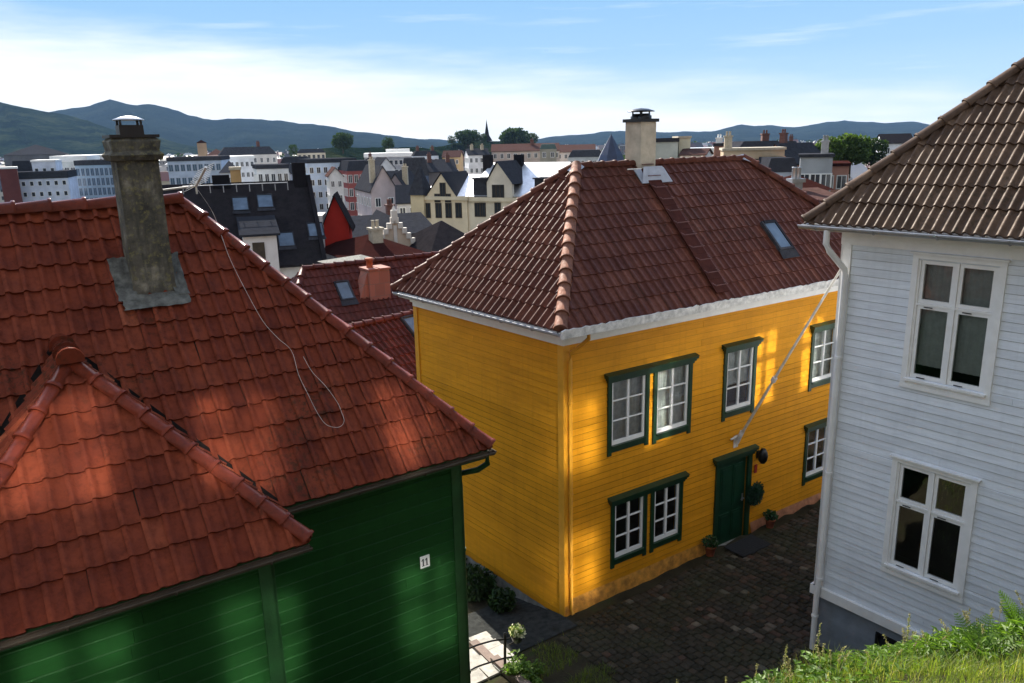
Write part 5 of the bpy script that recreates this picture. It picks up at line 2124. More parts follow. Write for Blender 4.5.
t = house('town_house', 'house with a bright red gable beside the black roof', 'house', 333, 52, 24, 224, 196, 3, 8, 'front', (.40, .03, .02), 'tile_black')
mb = MB()
mb.box(-t['_w'] / 2 - .75, -t['_w'] / 2 - .02, -.3, 2.5, 0, t['_H'] + .6)
mb.build('side_wall', wallmat((.66, .63, .60)), t)
clean(t)
spec = [
    # name, label, cat, px, Y, wpx, ye, yr, depth, rz, roof, wall, roofmat, windows, chims
    ('town_house', 'low dark maroon roof with two chimney pots below the crow stepped gable', 'house', 358, 46, 70, 262, 236, 9, 20, 'hip', (.45, .42, .40), 'maroon_far', None, [(-.02, .35, .4, .7, 'beige_plaster')]),
    ('town_house', 'small house with a pale hipped metal roof behind the maroon ridge', 'house', 352, 38, 36, 272, 256, 5, 25, 'hip', (.4, .4, .4), 'lead', None, []),
    ('town_house', 'long house with a dark blue grey roof behind the crow stepped gable', 'house', 372, 66, 78, 236, 217, 9, 15, 'side', (.42, .40, .38), 'tile_grey', None, [(.1, .4, .9, .6, 'brick_red')]),
    ('town_house', 'house with a dark grey hipped roof and light hip line below the cream building', 'house', 437, 50, 72, 262, 222, 9, 20, 'hip', (.35, .34, .33), 'tile_black', None, []),
    ('town_house', 'pink gabled house left of the cream building with a pale tall gable', 'house', 369, 120, 24, 190, 167, 12, 12, 'front', (.50, .42, .42), 'tile_grey', (2, 2, .9, 1.4, 1.2, 3.2, 'white'), [(-.35, .1, .9, .8, 'beige_plaster')]),
    ('town_house', 'second pink gabled house closer to the cream building with a lower gable', 'house', 399, 124, 23, 192, 174, 12, -12, 'front', (.52, .43, .43), 'tile_grey', (2, 2, .9, 1.4, 1.4, 3.2, 'white'), [(.3, .2, .9, .8, 'beige_plaster')]),
    ('town_house', 'dark roofed house filling the gap between the two pink gables', 'house', 385, 128, 26, 188, 172, 9, 0, 'side', (.42, .36, .36), 'tile_grey', (2, 2, .8, 1.3, 1.0, 3.0, 'white'), []),
    ('town_house', 'small grey dormered house directly left of the cream building', 'house', 404, 112, 20, 203, 186, 8, 0, 'side', (.5, .5, .52), 'tile_grey', (2, 1, .9, 1.2, .6, 3, 'white'), []),
    ('apartment_building', 'red brick building with rows of white windows and a dark mansard roof', 'building', 351, 190, 27, 171, 161, 14, 10, 'mansard', (.30, .085, .075), 'tile_grey', (5, 4, 1.0, 1.9, .9, 3.2, 'white'), []),
    ('apartment_building', 'large pale blue white block left of the red brick building', 'building', 318, 200, 43, 163, 159, 16, 12, 'flat', (.58, .66, .76), 'tile_grey', (7, 6, 1.0, 1.5, 1.0, 3.0, 'white'), []),
    ('apartment_building', 'white classical house with tall windows behind the black roof ridge', 'building', 262, 170, 28, 169, 165, 12, 5, 'flat', (.72, .72, .70), 'tile_grey', (5, 3, .9, 1.7, 1.0, 3.2, 'white'), []),
    ('apartment_building', 'pale grey block between the white classical house and the blue white block', 'building', 290, 210, 24, 163, 157, 12, -6, 'mansard', (.55, .57, .60), 'tile_grey', (4, 4, .9, 1.5, 1.0, 3.0, 'white'), []),
    ('apartment_building', 'long pale building with grey mansard farther behind the white classical house', 'building', 240, 260, 50, 155, 147, 14, 4, 'mansard', (.60, .57, .54), 'tile_grey', (9, 3, .9, 1.6, 1.0, 3.2, 'white'), [(.2, .3, 1.4, 1, 'brick_red')]),
    ('tower', 'ochre square turret beside the television aerial', 'tower', 233, 120, 9, 170, 167, 2, 0, 'flat', (.42, .27, .12), 'beige_plaster', None, []),
    ('apartment_building', 'low white house with a dark hipped roof between the aerial and the ochre turret', 'building', 219, 150, 17, 173, 161, 12, 0, 'hip', (.62, .66, .72), 'tile_grey', (3, 2, .9, 1.5, .8, 3.0, 'white'), []),
    ('office_building', 'blue grey office block directly right of the old chimney', 'building', 186, 200, 48, 161, 157, 18, -8, 'flat', (.40, .47, .58), 'tile_grey', (9, 5, 1.1, 1.7, .8, 3.2, 'blue'), []),
    ('tower', 'square brown tower standing up behind the blue grey office block', 'tower', 200, 300, 8, 143, 140, 3, 0, 'hip', (.34, .25, .17), 'maroon_far', None, []),
    ('office_building', 'blue glass office block with many narrow windows left of the old chimney', 'building', 98, 230, 56, 165, 160, 20, -10, 'flat', (.30, .40, .50), 'tile_grey', (14, 6, .95, 2.2, .8, 2.75, 'blue'), []),
    ('office_building', 'pale stone office block with cream windows left of the blue glass block', 'building', 58, 236, 30, 162, 156, 20, -10, 'flat', (.62, .64, .62), 'white', (6, 6, 1.3, 1.8, 1.6, 2.9, 'white'), []),
    ('apartment_building', 'stepped white block with small square windows at the left edge', 'building', 27, 205, 46, 179, 172, 16, -8, 'flat', (.55, .60, .70), 'tile_grey', (7, 5, .9, 1.2, .6, 2.7, 'plain'), []),
    ('apartment_building', 'higher white stair block rising from the stepped white block', 'building', 36, 212, 19, 162, 160, 10, -8, 'flat', (.60, .64, .72), 'white', (3, 3, .9, 1.2, 1.6, 2.7, 'plain'), []),
    ('apartment_building', 'small maroon walled penthouse at the far left edge', 'building', 3, 200, 13, 169, 167, 4, 0, 'flat', (.14, .045, .04), 'white', None, []),
    ('town_house', 'dark slate mansard standing on the white block at the far left', 'house', 15, 216, 16, 176, 161, 8, 0, 'mansard', (.2, .2, .22), 'tile_grey', None, []),
    ('hall', 'broad dark hall with a low hipped roof under the left hill', 'hall', 16, 330, 48, 155, 145, 30, 0, 'hip', (.14, .14, .15), 'tile_grey', None, []),
    ('apartment_building', 'white flat topped building behind the pale stone office block', 'building', 78, 320, 40, 157, 155, 20, 0, 'flat', (.66, .68, .70), 'white', (8, 2, 1.2, 1.5, .8, 3.2, 'plain'), []),
    ('hall', 'long white flat roof across the middle of the town', 'hall', 385, 260, 46, 157, 153, 16, 0, 'flat', (.30, .31, .33), 'white', (10, 2, 1.2, 1.6, 1.0, 3.0, 'plain'), []),
    ('hall', 'pale blue roof house standing on the long white flat roof', 'hall', 396, 280, 22, 153, 149, 10, 0, 'flat', (.50, .60, .70), 'white', None, []),
    ('town_house', 'dark blue mansard block between the long white roof and the cream building', 'house', 412, 170, 26, 176, 158, 12, 0, 'mansard', (.10, .13, .20), 'tile_grey', (3, 1, 1.0, 1.4, .6, 3.0, 'white'), []),
    ('town_house', 'dark grey house with brown chimneys behind the cream gable', 'house', 436, 180, 30, 172, 160, 12, 6, 'side', (.22, .20, .20), 'tile_grey', None, [(-.3, .4, 1.2, .9, 'brick_red'), (.3, .4, 1.0, .9, 'brick_red')]),
    ('apartment_building', 'long building with a red brown roof under the church hill', 'building', 526, 230, 66, 151, 144, 14, 0, 'side', (.50, .42, .36), 'roof_red', (10, 2, 1.0, 1.4, .6, 2.8, 'white'), [(.1, .4, 1.0, 1, 'brick_red')]),
    ('apartment_building', 'second red brown roofed row right of the church hill', 'building', 574, 250, 44, 152, 145, 14, 0, 'side', (.52, .48, .44), 'roof_red', (7, 2, 1.0, 1.4, .6, 2.8, 'white'), []),
    ('apartment_building', 'dark green roofed tower block between the two red brown roofs', 'building', 549, 215, 16, 149, 144, 10, 0, 'mansard', (.30, .28, .22), 'roof_green', (2, 2, 1.0, 1.4, .8, 3.0, 'white'), []),
    ('apartment_building', 'pale building with dark mansard between the red rows and the blue spire', 'building', 588, 200, 34, 157, 150, 12, 0, 'mansard', (.48, .50, .50), 'tile_grey', (6, 2, .9, 1.5, .8, 3.0, 'white'), []),
    ('office_building', 'grey green box with a cream end right of the yellow house chimney', 'building', 668, 120, 22, 142, 138, 10, 8, 'flat', (.34, .38, .36), 'tile_grey', None, []),
    ('tower', 'cream stair tower joined to the grey green box', 'tower', 686, 122, 11, 138, 136, 6, 8, 'flat', (.60, .57, .42), 'beige_plaster', None, []),
    ('apartment_building', 'long white low block behind the brown roof ridge', 'building', 710, 140, 44, 151, 148, 12, 0, 'flat', (.62, .62, .62), 'white', (7, 1, 1.2, 1.3, .9, 3.0, 'plain'), []),
    ('apartment_building', 'beige building with a roof terrace right of the brown ridge end', 'building', 760, 85, 56, 150, 148, 6, 4, 'flat', (.52, .40, .27), 'beige_plaster', (5, 2, .9, 1.5, .9, 3.0, 'brown'), [(-.42, .2, 1.2, .8, 'beige_plaster')]),
    ('apartment_building', 'dark roof top storey set back on the beige building', 'building', 764, 104, 42, 147, 141, 8, 12, 'mansard', (.16, .12, .10), 'tile_grey', None, [(.2, .4, .8, .9, 'brick_red')]),
    ('town_house', 'pink gabled house right of the beige building', 'house', 806, 95, 26, 163, 144, 9, -28, 'front', (.52, .30, .24), 'tile_grey', (2, 2, .9, 1.4, 1.6, 3.0, 'white'), [(-.1, .3, 1.2, .7, 'brick_red')]),
    ('town_house', 'blue grey house with a steep dark roof in front of the pink gable', 'house', 788, 78, 28, 172, 158, 8, 10, 'mansard', (.30, .36, .42), 'tile_grey', (3, 2, .9, 1.4, .8, 2.8, 'white'), []),
    ('apartment_building', 'grey plastered block with a flat roof under the green trees', 'building', 827, 70, 28, 157, 154, 5, 0, 'flat', (.38, .40, .42), 'tile_grey', (3, 2, .9, 1.4, 1.4, 2.9, 'white'), [(.25, .3, 1.0, .6, 'zinc')]),
    ('apartment_building', 'pink low house right of the grey plastered block', 'building', 853, 74, 22, 166, 163, 8, 0, 'flat', (.50, .26, .20), 'maroon_far', (2, 1, .9, 1.3, .8, 2.9, 'white'), []),
    ('town_house', 'white house with a dark roof on the skyline right of the trees', 'house', 904, 190, 27, 143, 134, 10, 10, 'side', (.74, .75, .78), 'tile_black', (3, 1, 1.0, 1.4, 1.0, 3.0, 'white'), []),
    ('town_house', 'house with a steep pantiled hip just above the white house hip', 'house', 811, 42, 34, 190, 174, 5, 20, 'hip', (.35, .30, .28), 'maroon_far', None, []),
    ('town_house', 'low house with sunlit red tiles between the brown roof and the white house hip', 'house', 812, 30, 50, 203, 192, 5, 25, 'side', (.32, .28, .26), 'roof_red', None, [(.0, .4, .4, .4, 'zinc')]),
    ('town_house', 'narrow white house with red roof left of the red brick building', 'house', 330, 165, 13, 176, 168, 8, 5, 'front', (.70, .68, .66), 'roof_red', (2, 3, .8, 1.3, 1.0, 2.9, 'white'), []),
    ('town_house', 'pale yellow house with grey hipped roof right of the red brick building', 'house', 366, 215, 20, 164, 158, 9, -6, 'hip', (.58, .50, .34), 'tile_grey', (3, 3, .9, 1.4, .9, 2.9, 'white'), [(.1, .4, 1.0, .8, 'brick_red')]),
    ('town_house', 'white house with steep dark gable under the long white flat roof', 'house', 379, 190, 15, 168, 158, 9, 14, 'front', (.74, .73, .71), 'tile_grey', (2, 2, .8, 1.4, 1.3, 2.9, 'white'), []),
    ('apartment_building', 'pale blue apartment house with red chimneys right of the long white flat roof', 'building', 423, 235, 24, 156, 151, 10, 4, 'mansard', (.52, .58, .64), 'tile_grey', (5, 2, .9, 1.4, .8, 2.9, 'white'), [(-.3, .3, 1.0, .8, 'brick_red'), (.3, .3, 1.0, .8, 'brick_red')]),
    ('town_house', 'small ochre house with red roof below the small trees of the church hill', 'house', 452, 240, 17, 157, 151, 8, -8, 'side', (.50, .36, .20), 'roof_red', (3, 2, .8, 1.3, .8, 2.8, 'white'), []),
    ('town_house', 'small white house with two pale chimneys left of the church hill rows', 'house', 476, 225, 20, 155, 149, 9, 8, 'side', (.72, .72, .72), 'tile_grey', (4, 2, .8, 1.3, .8, 2.8, 'white'), [(-.25, .4, .9, .8, 'beige_plaster'), (.25, .4, .9, .8, 'beige_plaster')]),
    ('town_house', 'light pink house between the brown square tower and the pale mansard building', 'house', 212, 275, 16, 155, 149, 9, 0, 'hip', (.62, .46, .42), 'roof_red', (3, 2, .9, 1.4, .8, 2.9, 'white'), []),
    ('apartment_building', 'white building with a flat roof behind the ochre turret', 'building', 232, 225, 26, 159, 156, 10, 4, 'flat', (.74, .74, .74), 'white', (6, 3, .9, 1.4, .8, 2.9, 'white'), []),
    ('town_house', 'grey gabled house with bright windows right of the white classical house', 'house', 281, 180, 14, 173, 164, 9, -10, 'front', (.50, .50, .52), 'tile_grey', (2, 3, .8, 1.4, 1.2, 2.9, 'white'), []),
    ('apartment_building', 'cream building with brown windows high up behind the blue white block', 'building', 308, 290, 26, 153, 149, 10, 0, 'mansard', (.62, .56, .44), 'tile_grey', (6, 2, .9, 1.4, .7, 2.9, 'brown'), []),
    ('town_house', 'low white house with red roof in front of the long white low block', 'house', 702, 118, 22, 155, 149, 7, -10, 'side', (.70, .68, .64), 'roof_red', (3, 1, .8, 1.2, .7, 2.8, 'white'), []),
    ('apartment_building', 'brown box with a white chimney stack left of the beige building', 'building', 727, 112, 15, 146, 143, 5, 0, 'flat', (.24, .13, .10), 'tile_grey', None, [(-.2, .3, .6, .9, 'white')]),
    ('town_house', 'pale grey house with dark mansard on the skyline behind the pink gable', 'house', 792, 170, 22, 147, 141, 8, 0, 'mansard', (.52, .52, .54), 'tile_grey', (4, 1, .8, 1.3, .6, 2.8, 'white'), [(.2, .3, .8, .8, 'brick_red')]),
]
M['metal_roof'] = plain('bright_metal_roof', (.72, .72, .72), .50, .15, 1.5, metal=.8)
M['maroon_far'] = tile_mat('old_maroon_roof', [(0, (.034, .012, .011)), (1, (.055, .019, .016))], (.025, .010, .009), (.04, .03, .02), .9, .0)
M['roof_red'] = tile_mat('far_red_tile', [(0, (.085, .05, .045)), (1, (.12, .068, .058))], (.06, .038, .034), (.06, .05, .03), .9, .0)
M['roof_green'] = plain('dark_copper_roof', (.05, .085, .07), .6, .2, 1.0)
for (nm, lb, ct, px, Y, wpx, ye, yr, dp, rz, rf, wl, rm, wn, ch_) in spec:
    clean(house(nm, lb, ct, px, Y, wpx, ye, yr, dp, rz - math.degrees(math.atan((px - 512) / F_PX)) * .9, rf, wl, rm, wn, chims=ch_))

# --- white crow-stepped gable
cs = at(396, 246, 54)
t = thing('town_house', 'house with a cream crow stepped gable edged in white, below the pink houses', 'house', (cs.x, cs.y, gz(54) - 3), math.radians(18))
H = cs.z - (gz(54) - 3)
mb = MB()
mb.prism([(-1.55, 0), (1.55, 0), (1.55, H), (0, H + 1.9), (-1.55, H)], 0, 8)
mb.build('wall', wallmat((.60, .48, .36)), t)
mb = MB()
for k in range(6):
    for s in (-1, 1):
        x = s * (1.62 - k * .27)
        mb.box(min(x, x - s * .34), max(x, x - s * .34), -.12, .3, H - .25 + k * .36 + .003 * k, H + .13 + k * .36 + .004 * k)
mb.box(-.2, .2, -.14, .32, H + 1.75, H + 2.45)
mb.lathe([(.16, H + 2.45), (.05, H + 2.7), (.0, H + 2.8)], 8, 0, (0, .1, 0))
mb.box(-1.9, 1.9, -.16, .3, H - .55, H - .27)
mb.box(-.12, .12, -.08, -.001, H - .1, H + 1.4)
mb.lathe([(.0, .0), (.32, .0), (.32, .08), (0, .08)], 14, 0, (0, 0, 0)) if False else None
mb.build('gable_trim', wallmat((.66, .61, .54)), t)
mb = MB()
for s in (-1, 1):
    mb.add([(s * 1.75, .31, H - .1), (s * 1.75, 8, H - .1), (0, 8, H + 1.95), (0, .31, H + 1.95)], [(0, 1, 2, 3)])
mb.build('roof', 'tile_grey', t)
for x in (-.75, .75):
    add_window(t, x, 0, H - 2.2, .6, 1.3, 'white')

# --- large cream apartment house with gables, turret and glaring metal roofs
YC = 92
cr = at(443, 226, YC)
rzc = math.radians(-26)
zb = gz(YC) - 3
ap = thing('apartment_building', 'large cream building with pointed gables, corner turret and bright metal roof', 'building', (cr.x, cr.y, zb), rzc)
Mc = Matrix.Translation((cr.x, cr.y, zb)) @ Matrix.Rotation(rzc, 4, 'Z')
Mci = Mc.inverted()


def cl(px, py, y=0.0):
    """local point on the facade plane y"""
    n = Mc.to_3x3() @ Vector((0, 1, 0))
    return Mci @ on_plane(px, py, Mc @ Vector((0, y, 0)), n)


x0, x1, xs = cl(414, 200).x, cl(467, 200).x, cl(548, 200).x
Hc = cl(440, 196).z
mb = MB()
mb.box(x0, x1, 0, 12, 0, Hc)
mb.build('wall', wallmat((.68, .58, .41)), ap)
mb = MB()
mb.box(x1 + .002, xs, .25, 12, 0, Hc - .1)
mb.build('wall', wallmat((.68, .61, .47)), ap)
mb = MB()
mb.box(x0 - .2, x1 + .2, -.22, -.001, Hc - .45, Hc - .05)
mb.box(x1 + .25, xs, -.02, .249, Hc - .55, Hc - .12)
mb.box(x0 - .1, x1 + .1, -.1, -.001, Hc - 4.2, Hc - 4.0)
mb.build('cornice', wallmat((.66, .58, .42)), ap)
g0, g1, gt = cl(427, 200).x, cl(456, 200).x, cl(441, 174)
mb = MB()
mb.prism([(g0, Hc + .002), (g1, Hc + .002), (gt.x, gt.z)], .0, .4)
mb.build('gable', wallmat((.68, .58, .41)), ap)
mb = MB()
for s, gxx in ((-1, g0), (1, g1)):
    mb.add([(gxx + s * .2, -.15, Hc - .1), (gxx + s * .2, 6, Hc - .1), (gt.x, 6, gt.z + .15), (gt.x, -.15, gt.z + .15)], [(0, 1, 2, 3)])
mb.build('gable_roof', 'tile_grey', ap)
# steep main roof, bright metal on the sun side
tl_, tr_ = cl(459, 163, 6), cl(548, 158, 6)
e1, e2 = Vector((x1 - .5, .2, Hc)), Vector((xs + .3, .2, Hc))
R1c = Vector((x1 + .3, 6, tl_.z))
R2c = Vector((xs + .3, 6, tl_.z))
mb = MB()
mb.add([tuple(e1), tuple(e2), tuple(R2c), tuple(R1c)], [(0, 1, 2, 3)])
mb.add([tuple(R1c), tuple(R2c), (xs + .3, 12, Hc), (x1 - .5, 12, Hc)], [(0, 1, 2, 3)])
mb.add([(x0 - .1, .1, Hc), (x1, .1, Hc), (x1, 6, Hc + 2.2), (x0 + 2, 6, Hc + 2.2)], [(0, 1, 2, 3)])
mb.add([(x0 - .1, 12, Hc), (x0 - .1, .1, Hc), (x0 + 2, 6, Hc + 2.2)], [(0, 1, 2)])
mb.add([tuple(e1), tuple(R1c), (x1 - .5, 12, Hc)], [(0, 1, 2)])
mb.build('roof', 'metal_roof', ap)
d0, d1, dt = cl(487, 200).x, cl(512, 200).x, cl(497, 163)
mb = MB()
mb.prism([(d0, Hc - .1), (d1, Hc - .1), (d1, Hc + 1.6), (dt.x, dt.z), (d0, Hc + 1.6)], .05, .6)
mb.build('gable', wallmat((.66, .60, .49)), ap)
mb = MB()
for gxx, s in ((d0, -1), (d1, 1)):
    mb.add([(gxx + s * .25, -.2, Hc + 1.35), (gxx + s * .25, 6, Hc + 1.35), (dt.x, 6, dt.z + .2), (dt.x, -.2, dt.z + .2)], [(0, 1, 2, 3)])
mb.build('gable_roof', 'tile_grey', ap)
for px, py, w_2, h_2 in ((494, 192, .5, 1.7), (498, 192, .5, 1.7), (502, 192, .5, 1.7)):
    q = cl(px, py)
    add_window(ap, q.x, .05, q.z - .9, w_2, h_2, 'brown')
for px, py, w_2, h_2 in ((437.5, 198, .8, 1.0), (443, 194, .8, 1.8), (448, 198, .8, 1.0)):
    q = cl(px, py)
    add_window(ap, q.x, .0, q.z - .5, w_2, h_2, 'brown')
for px in (428, 439, 449, 459):
    q = cl(px, 218)
    add_window(ap, q.x, 0, q.z, .85, 1.75, 'brown')
    add_window(ap, q.x, 0, q.z - 3.4, .85, 1.75, 'brown')
for px in (477, 482, 497):
    q = cl(px, 217)
    add_window(ap, q.x, .25, q.z, .8, 1.6, 'brown')
# dormers, chimneys, turret
tq = cl(419, 200)
mb = MB()
mb.box(tq.x - .9, tq.x + .9, -.4, 1.4, Hc - 3.4, Hc + .1)
mb.build('turret', wallmat((.60, .50, .32)), ap)
mb = MB()
mb.add([(tq.x - 1.1, -.6, Hc + .1), (tq.x + 1.1, -.6, Hc + .1), (tq.x + 1.1, 1.6, Hc + .1), (tq.x - 1.1, 1.6, Hc + .1), (tq.x, .5, Hc + 3.7)], [(0, 1, 4), (1, 2, 4), (2, 3, 4), (3, 0, 4)])
mb.build('turret_roof', 'tile_grey', ap)
mb = MB()
for px in (488, 519):
    q = cl(px, 160, 5.4)
    mb.box(q.x - .5, q.x + .5, 5.0, 5.8, tl_.z - 1.0, tl_.z + .9)
    mb.build('chimney', 'tile_black', ap)
    mb = MB()
for px in (479, 541):
    q = cl(px, 186)
    mb = MB()
    mb.box(q.x - .9, q.x + .9, .3, 2.5, Hc + .1, Hc + 1.9)
    mb.box(q.x - 1.05, q.x + 1.05, .1, 2.6, Hc + 1.901, Hc + 2.05)
    mb.build('dormer', 'tile_grey', ap)

# --- blue pointed spire behind the yellow house
sp = at(611, 162, 100)
t = thing('tower', 'dark blue pointed tower roof left of the yellow house chimney', 'tower', (sp.x, sp.y, gz(100) - 3), math.radians(20))
H = sp.z - gz(100) + 3
mb = MB()
mb.lathe([(1.7, 0), (1.7, H - .2)], 8)
mb.build('wall', wallmat((.40, .38, .36)), t)
mb = MB()
zt = at(611.5, 133, 100).z - (gz(100) - 3)
mb.lathe([(1.95, H - .25), (1.45, H + .9), (.05, zt - .2), (.0, zt)], 8)
for f in range(len(mb.sm)):
    mb.sm[f] = False
M['slate_blue'] = plain('dark_blue_slate', (.018, .028, .065), .5, .2, 2)
mb.build('spire', 'slate_blue', t)

# --- church on the wooded hill
chp = at(487, 138, 620)
t = thing('church', 'church with a thin dark spire rising from the wooded hill', 'church', (chp.x, chp.y, chp.z - 14))
mb = MB()
mb.box(-3, 3, -3, 3, 0, 12)
mb.box(-4, 4, 3, 22, 0, 7)
mb.build('wall', wallmat((.22, .21, .20)), t)
mb = MB()
mb.lathe([(4.2, 11.8), (1.8, 16), (.5, 24), (.0, at(487, 119, 620).z - chp.z + 14)], 8)
mb.build('spire', 'tile_black', t)

# --- trees
M['crown'] = leaf_mat('tree_leaves', [(0, (.030, .060, .012)), (.5, (.065, .115, .022)), (1, (.11, .16, .035))], .4)
M['crown_dark'] = leaf_mat('dark_tree_leaves', [(0, (.014, .030, .012)), (.5, (.028, .055, .018)), (1, (.05, .085, .026))], .25)


def tree(label, px, Y, wpx, ytop, ybase, n=900, mat='crown', leaf=None, group='trees in the town', blobs=9):
    b0 = at(px, ybase, Y)
    top = at(px, ytop, Y)
    Wd = wpx * Y / F_PX
    Ht = top.z - b0.z
    zb = b0.z - Ht * .1
    t = thing('tree', label, 'tree', (b0.x, b0.y, zb), 0, group)
    Hh = top.z - zb
    mb = MB()
    mb.tube([(0, 0, -2), (0, 0, Hh * .4), (Wd * .03, 0, Hh * .75)], Wd * .035, 7, 0, Wd * .012)
    for k in range(6):
        a = k * 1.1
        mb.tube([(0, 0, Hh * .3), (math.cos(a) * Wd * .25, math.sin(a) * Wd * .25, Hh * (.55 + .05 * k))], Wd * .015, 5, 0, Wd * .005)
    mb.build('trunk', 'bark', t)
    mb = MB()
    ls = leaf or Wd * .055
    for k in range(blobs):
        a = random.random() * 6.28
        rr = Wd * .30 * math.sqrt(random.random())
        zc = Hh * random.uniform(.25, .82)
        br = Wd * random.uniform(.14, .24)
        zc = min(zc, Hh - br * .75)
        leaf_clump(mb, (math.cos(a) * rr, math.sin(a) * rr, zc), br, br, br * .8, n // blobs, ls, .45)
    leaf_clump(mb, (0, 0, Hh * .47), Wd * .46, Wd * .42, Hh * .48, int(n * 1.3), ls, .5)
    mb.build('crown', mat, t)
    return t


tree('leafy tree with sunlit top at the left of the right hand clump', 829, 120, 34, 135, 160, 1100)
tree('tallest broad tree in the middle of the right hand clump', 850, 122, 40, 133, 162, 1500)
tree('darker tree at the right end of the right hand clump', 871, 124, 30, 136, 163, 1100, 'crown_dark')
tree('big round dark tree on the skyline above the red brick building', 343, 420, 23, 131, 148, 900, 'crown_dark')
tree('smaller dark tree right of the big round one on the skyline', 388, 420, 14, 136, 149, 600, 'crown_dark')
tree('broad dark tree left of the church spire', 468, 560, 27, 129, 143, 800, 'crown_dark')
tree('small dark tree touching the left side of the church spire', 482, 590, 12, 133, 143, 500, 'crown_dark')
tree('tall round dark tree right of the church spire', 515, 560, 34, 128, 144, 900, 'crown_dark')
tree('lower tree at the right end of the church hill', 531, 570, 16, 132, 144, 500, 'crown_dark')
tree('small dark tree left of the broad one on the church hill', 452, 560, 10, 135, 144, 400, 'crown_dark')
tree('dark green tree among the pale buildings above the black roof', 294, 300, 11, 143, 157, 400, 'crown_dark')
tree('greyish green tree behind the white classical house', 252, 330, 16, 146, 160, 400)
tree('roof terrace shrub in front of the beige building', 777, 80, 17, 158, 172, 500, 'crown_dark')

# --- the mass of roofs farther off, one undivided carpet of small houses
mt, nt, b = new_mat('far_walls')
a = nt.nodes.new('ShaderNodeAttribute')
a.attribute_name = 'tv'
c = ramp(nt, a.outputs['Fac'], [(0, (.14, .13, .13)), (.12, (.30, .29, .28)), (.28, (.50, .47, .43)), (.45, (.62, .62, .62)), (.62, (.30, .15, .12)), (.70, (.46, .41, .32)), (.85, (.70, .70, .72)), (1, (.70, .70, .72))])
c.node.color_ramp.interpolation = 'CONSTANT'
# rows of windows as a fine brick pattern, at most a pixel or two each
bt = nt.nodes.new('ShaderNodeTexBrick')
bt.offset = 0
bt.inputs['Scale'].default_value = 1
bt.inputs['Brick Width'].default_value = 2.6
bt.inputs['Row Height'].default_value = 3.1
bt.inputs['Mortar Size'].default_value = .85
bt.inputs['Mortar Smooth'].default_value = 0
tc = nt.nodes.new('ShaderNodeTexCoord')
sx_ = nt.nodes.new('ShaderNodeSeparateXYZ')
nt.links.new(tc.outputs['Object'], sx_.inputs[0])
cb = nt.nodes.new('ShaderNodeCombineXYZ')
nt.links.new(sx_.outputs[0], cb.inputs[0])
nt.links.new(sx_.outputs[2], cb.inputs[1])
nt.links.new(cb.outputs[0], bt.inputs['Vector'])
c2 = mixc(nt, bt.outputs['Fac'], (.04, .045, .055), c)
nt.links.new(c2, b.inputs['Base Color'])
b.inputs['Roughness'].default_value = .8
M['far_wall'] = mt
mt, nt, b = new_mat('far_roofs')
a = nt.nodes.new('ShaderNodeAttribute')
a.attribute_name = 'tv'
c = ramp(nt, a.outputs['Fac'], [(0, (.03, .03, .035)), (.35, (.06, .06, .07)), (.55, (.13, .05, .04)), (.75, (.19, .07, .05)), (.88, (.25, .25, .26)), (1, (.6, .6, .6))])
nt.links.new(c, b.inputs['Base Color'])
b.inputs['Roughness'].default_value = .5
M['far_roof'] = mt
mb = MB()
for _ in range(1700):
    Y = 190 * (1500 / 190) ** random.random()
    px = random.uniform(-260, 1250)
    if Y < 310 and px < 275:
        continue
    c = at(px, 150, Y)
    x = c.x
    zb = gz(Y) - 2
    w, d = random.choice((random.uniform(5, 11), random.uniform(7, 14), random.uniform(12, 26))), random.uniform(7, 12)
    h = random.uniform(8, 14.5) + (3 if Y > 600 else 0)
    r = random.uniform(2, 5)
    mb.M = Matrix.Translation((x, Y, zb)) @ Matrix.Rotation(random.gauss(.1, .35), 4, 'Z')
    tv = random.random()
    mb.box(-w / 2, w / 2, 0, d, 0, h, 0, tv)
    tr = random.random()
    if random.random() < .22:
        mb.box(-w / 2 - .2, w / 2 + .2, -.2, d + .2, h + .01, h + .6, 1, .95)
    else:
        q = random.choice((0, w * .2))
        mb.add([(-w / 2 - .3, -.3, h), (w / 2 + .3, -.3, h), (w / 2 + .3, d + .3, h), (-w / 2 - .3, d + .3, h), (-w / 2 + q, d / 2, h + r), (w / 2 - q, d / 2, h + r)],
               [(0, 1, 5, 4), (1, 2, 5), (2, 3, 4, 5), (3, 0, 4)], 1, tr)
        if random.random() < .6:
            xx = random.uniform(-w * .3, w * .3)
            mb.box(xx - .5, xx + .5, d / 2 - .5, d / 2 + .5, h + r * .6, h + r + 1.2, 0, .62)
o = mb.build('distant_town', ['far_wall', 'far_roof'])
tag(o, 'far carpet of small roofs and house fronts stretching to the foot of the hills', 'town', kind='stuff')
mb = MB()
for _ in range(520):
    Y = 300 * (1700 / 300) ** random.random()
    px = random.uniform(-200, 1200)
    c = at(px, 150, Y)
    r = random.uniform(3, 7)
    zc = gz(Y) + random.uniform(5, 11) + (4 if Y > 700 else 0)
    leaf_clump(mb, (c.x, Y, zc), r, r, r * .9, 26, r * .55, .3, 1.2)
tag(mb.build('distant_trees', 'crown_dark'), 'far off dark trees scattered between the distant roofs', 'trees', kind='stuff')

# ================================================================== HILLS
def hill_mat(name, c1, c2, c3, sc):
    mt, nt, b = new_mat(name)
    v = mapping(nt)
    f = noise(nt, v, sc, 8, .7)
    c = ramp(nt, f, [(.38, c1), (.5, c2), (.62, c3)])
    nt.links.new(c, b.inputs['Base Color'])
    b.inputs['Roughness'].default_value = 1
    b.inputs['Specular IOR Level'].default_value = 0
    bump(nt, b, noise(nt, v, sc * 5, 6, .7), 1.0, 18)
    return mt


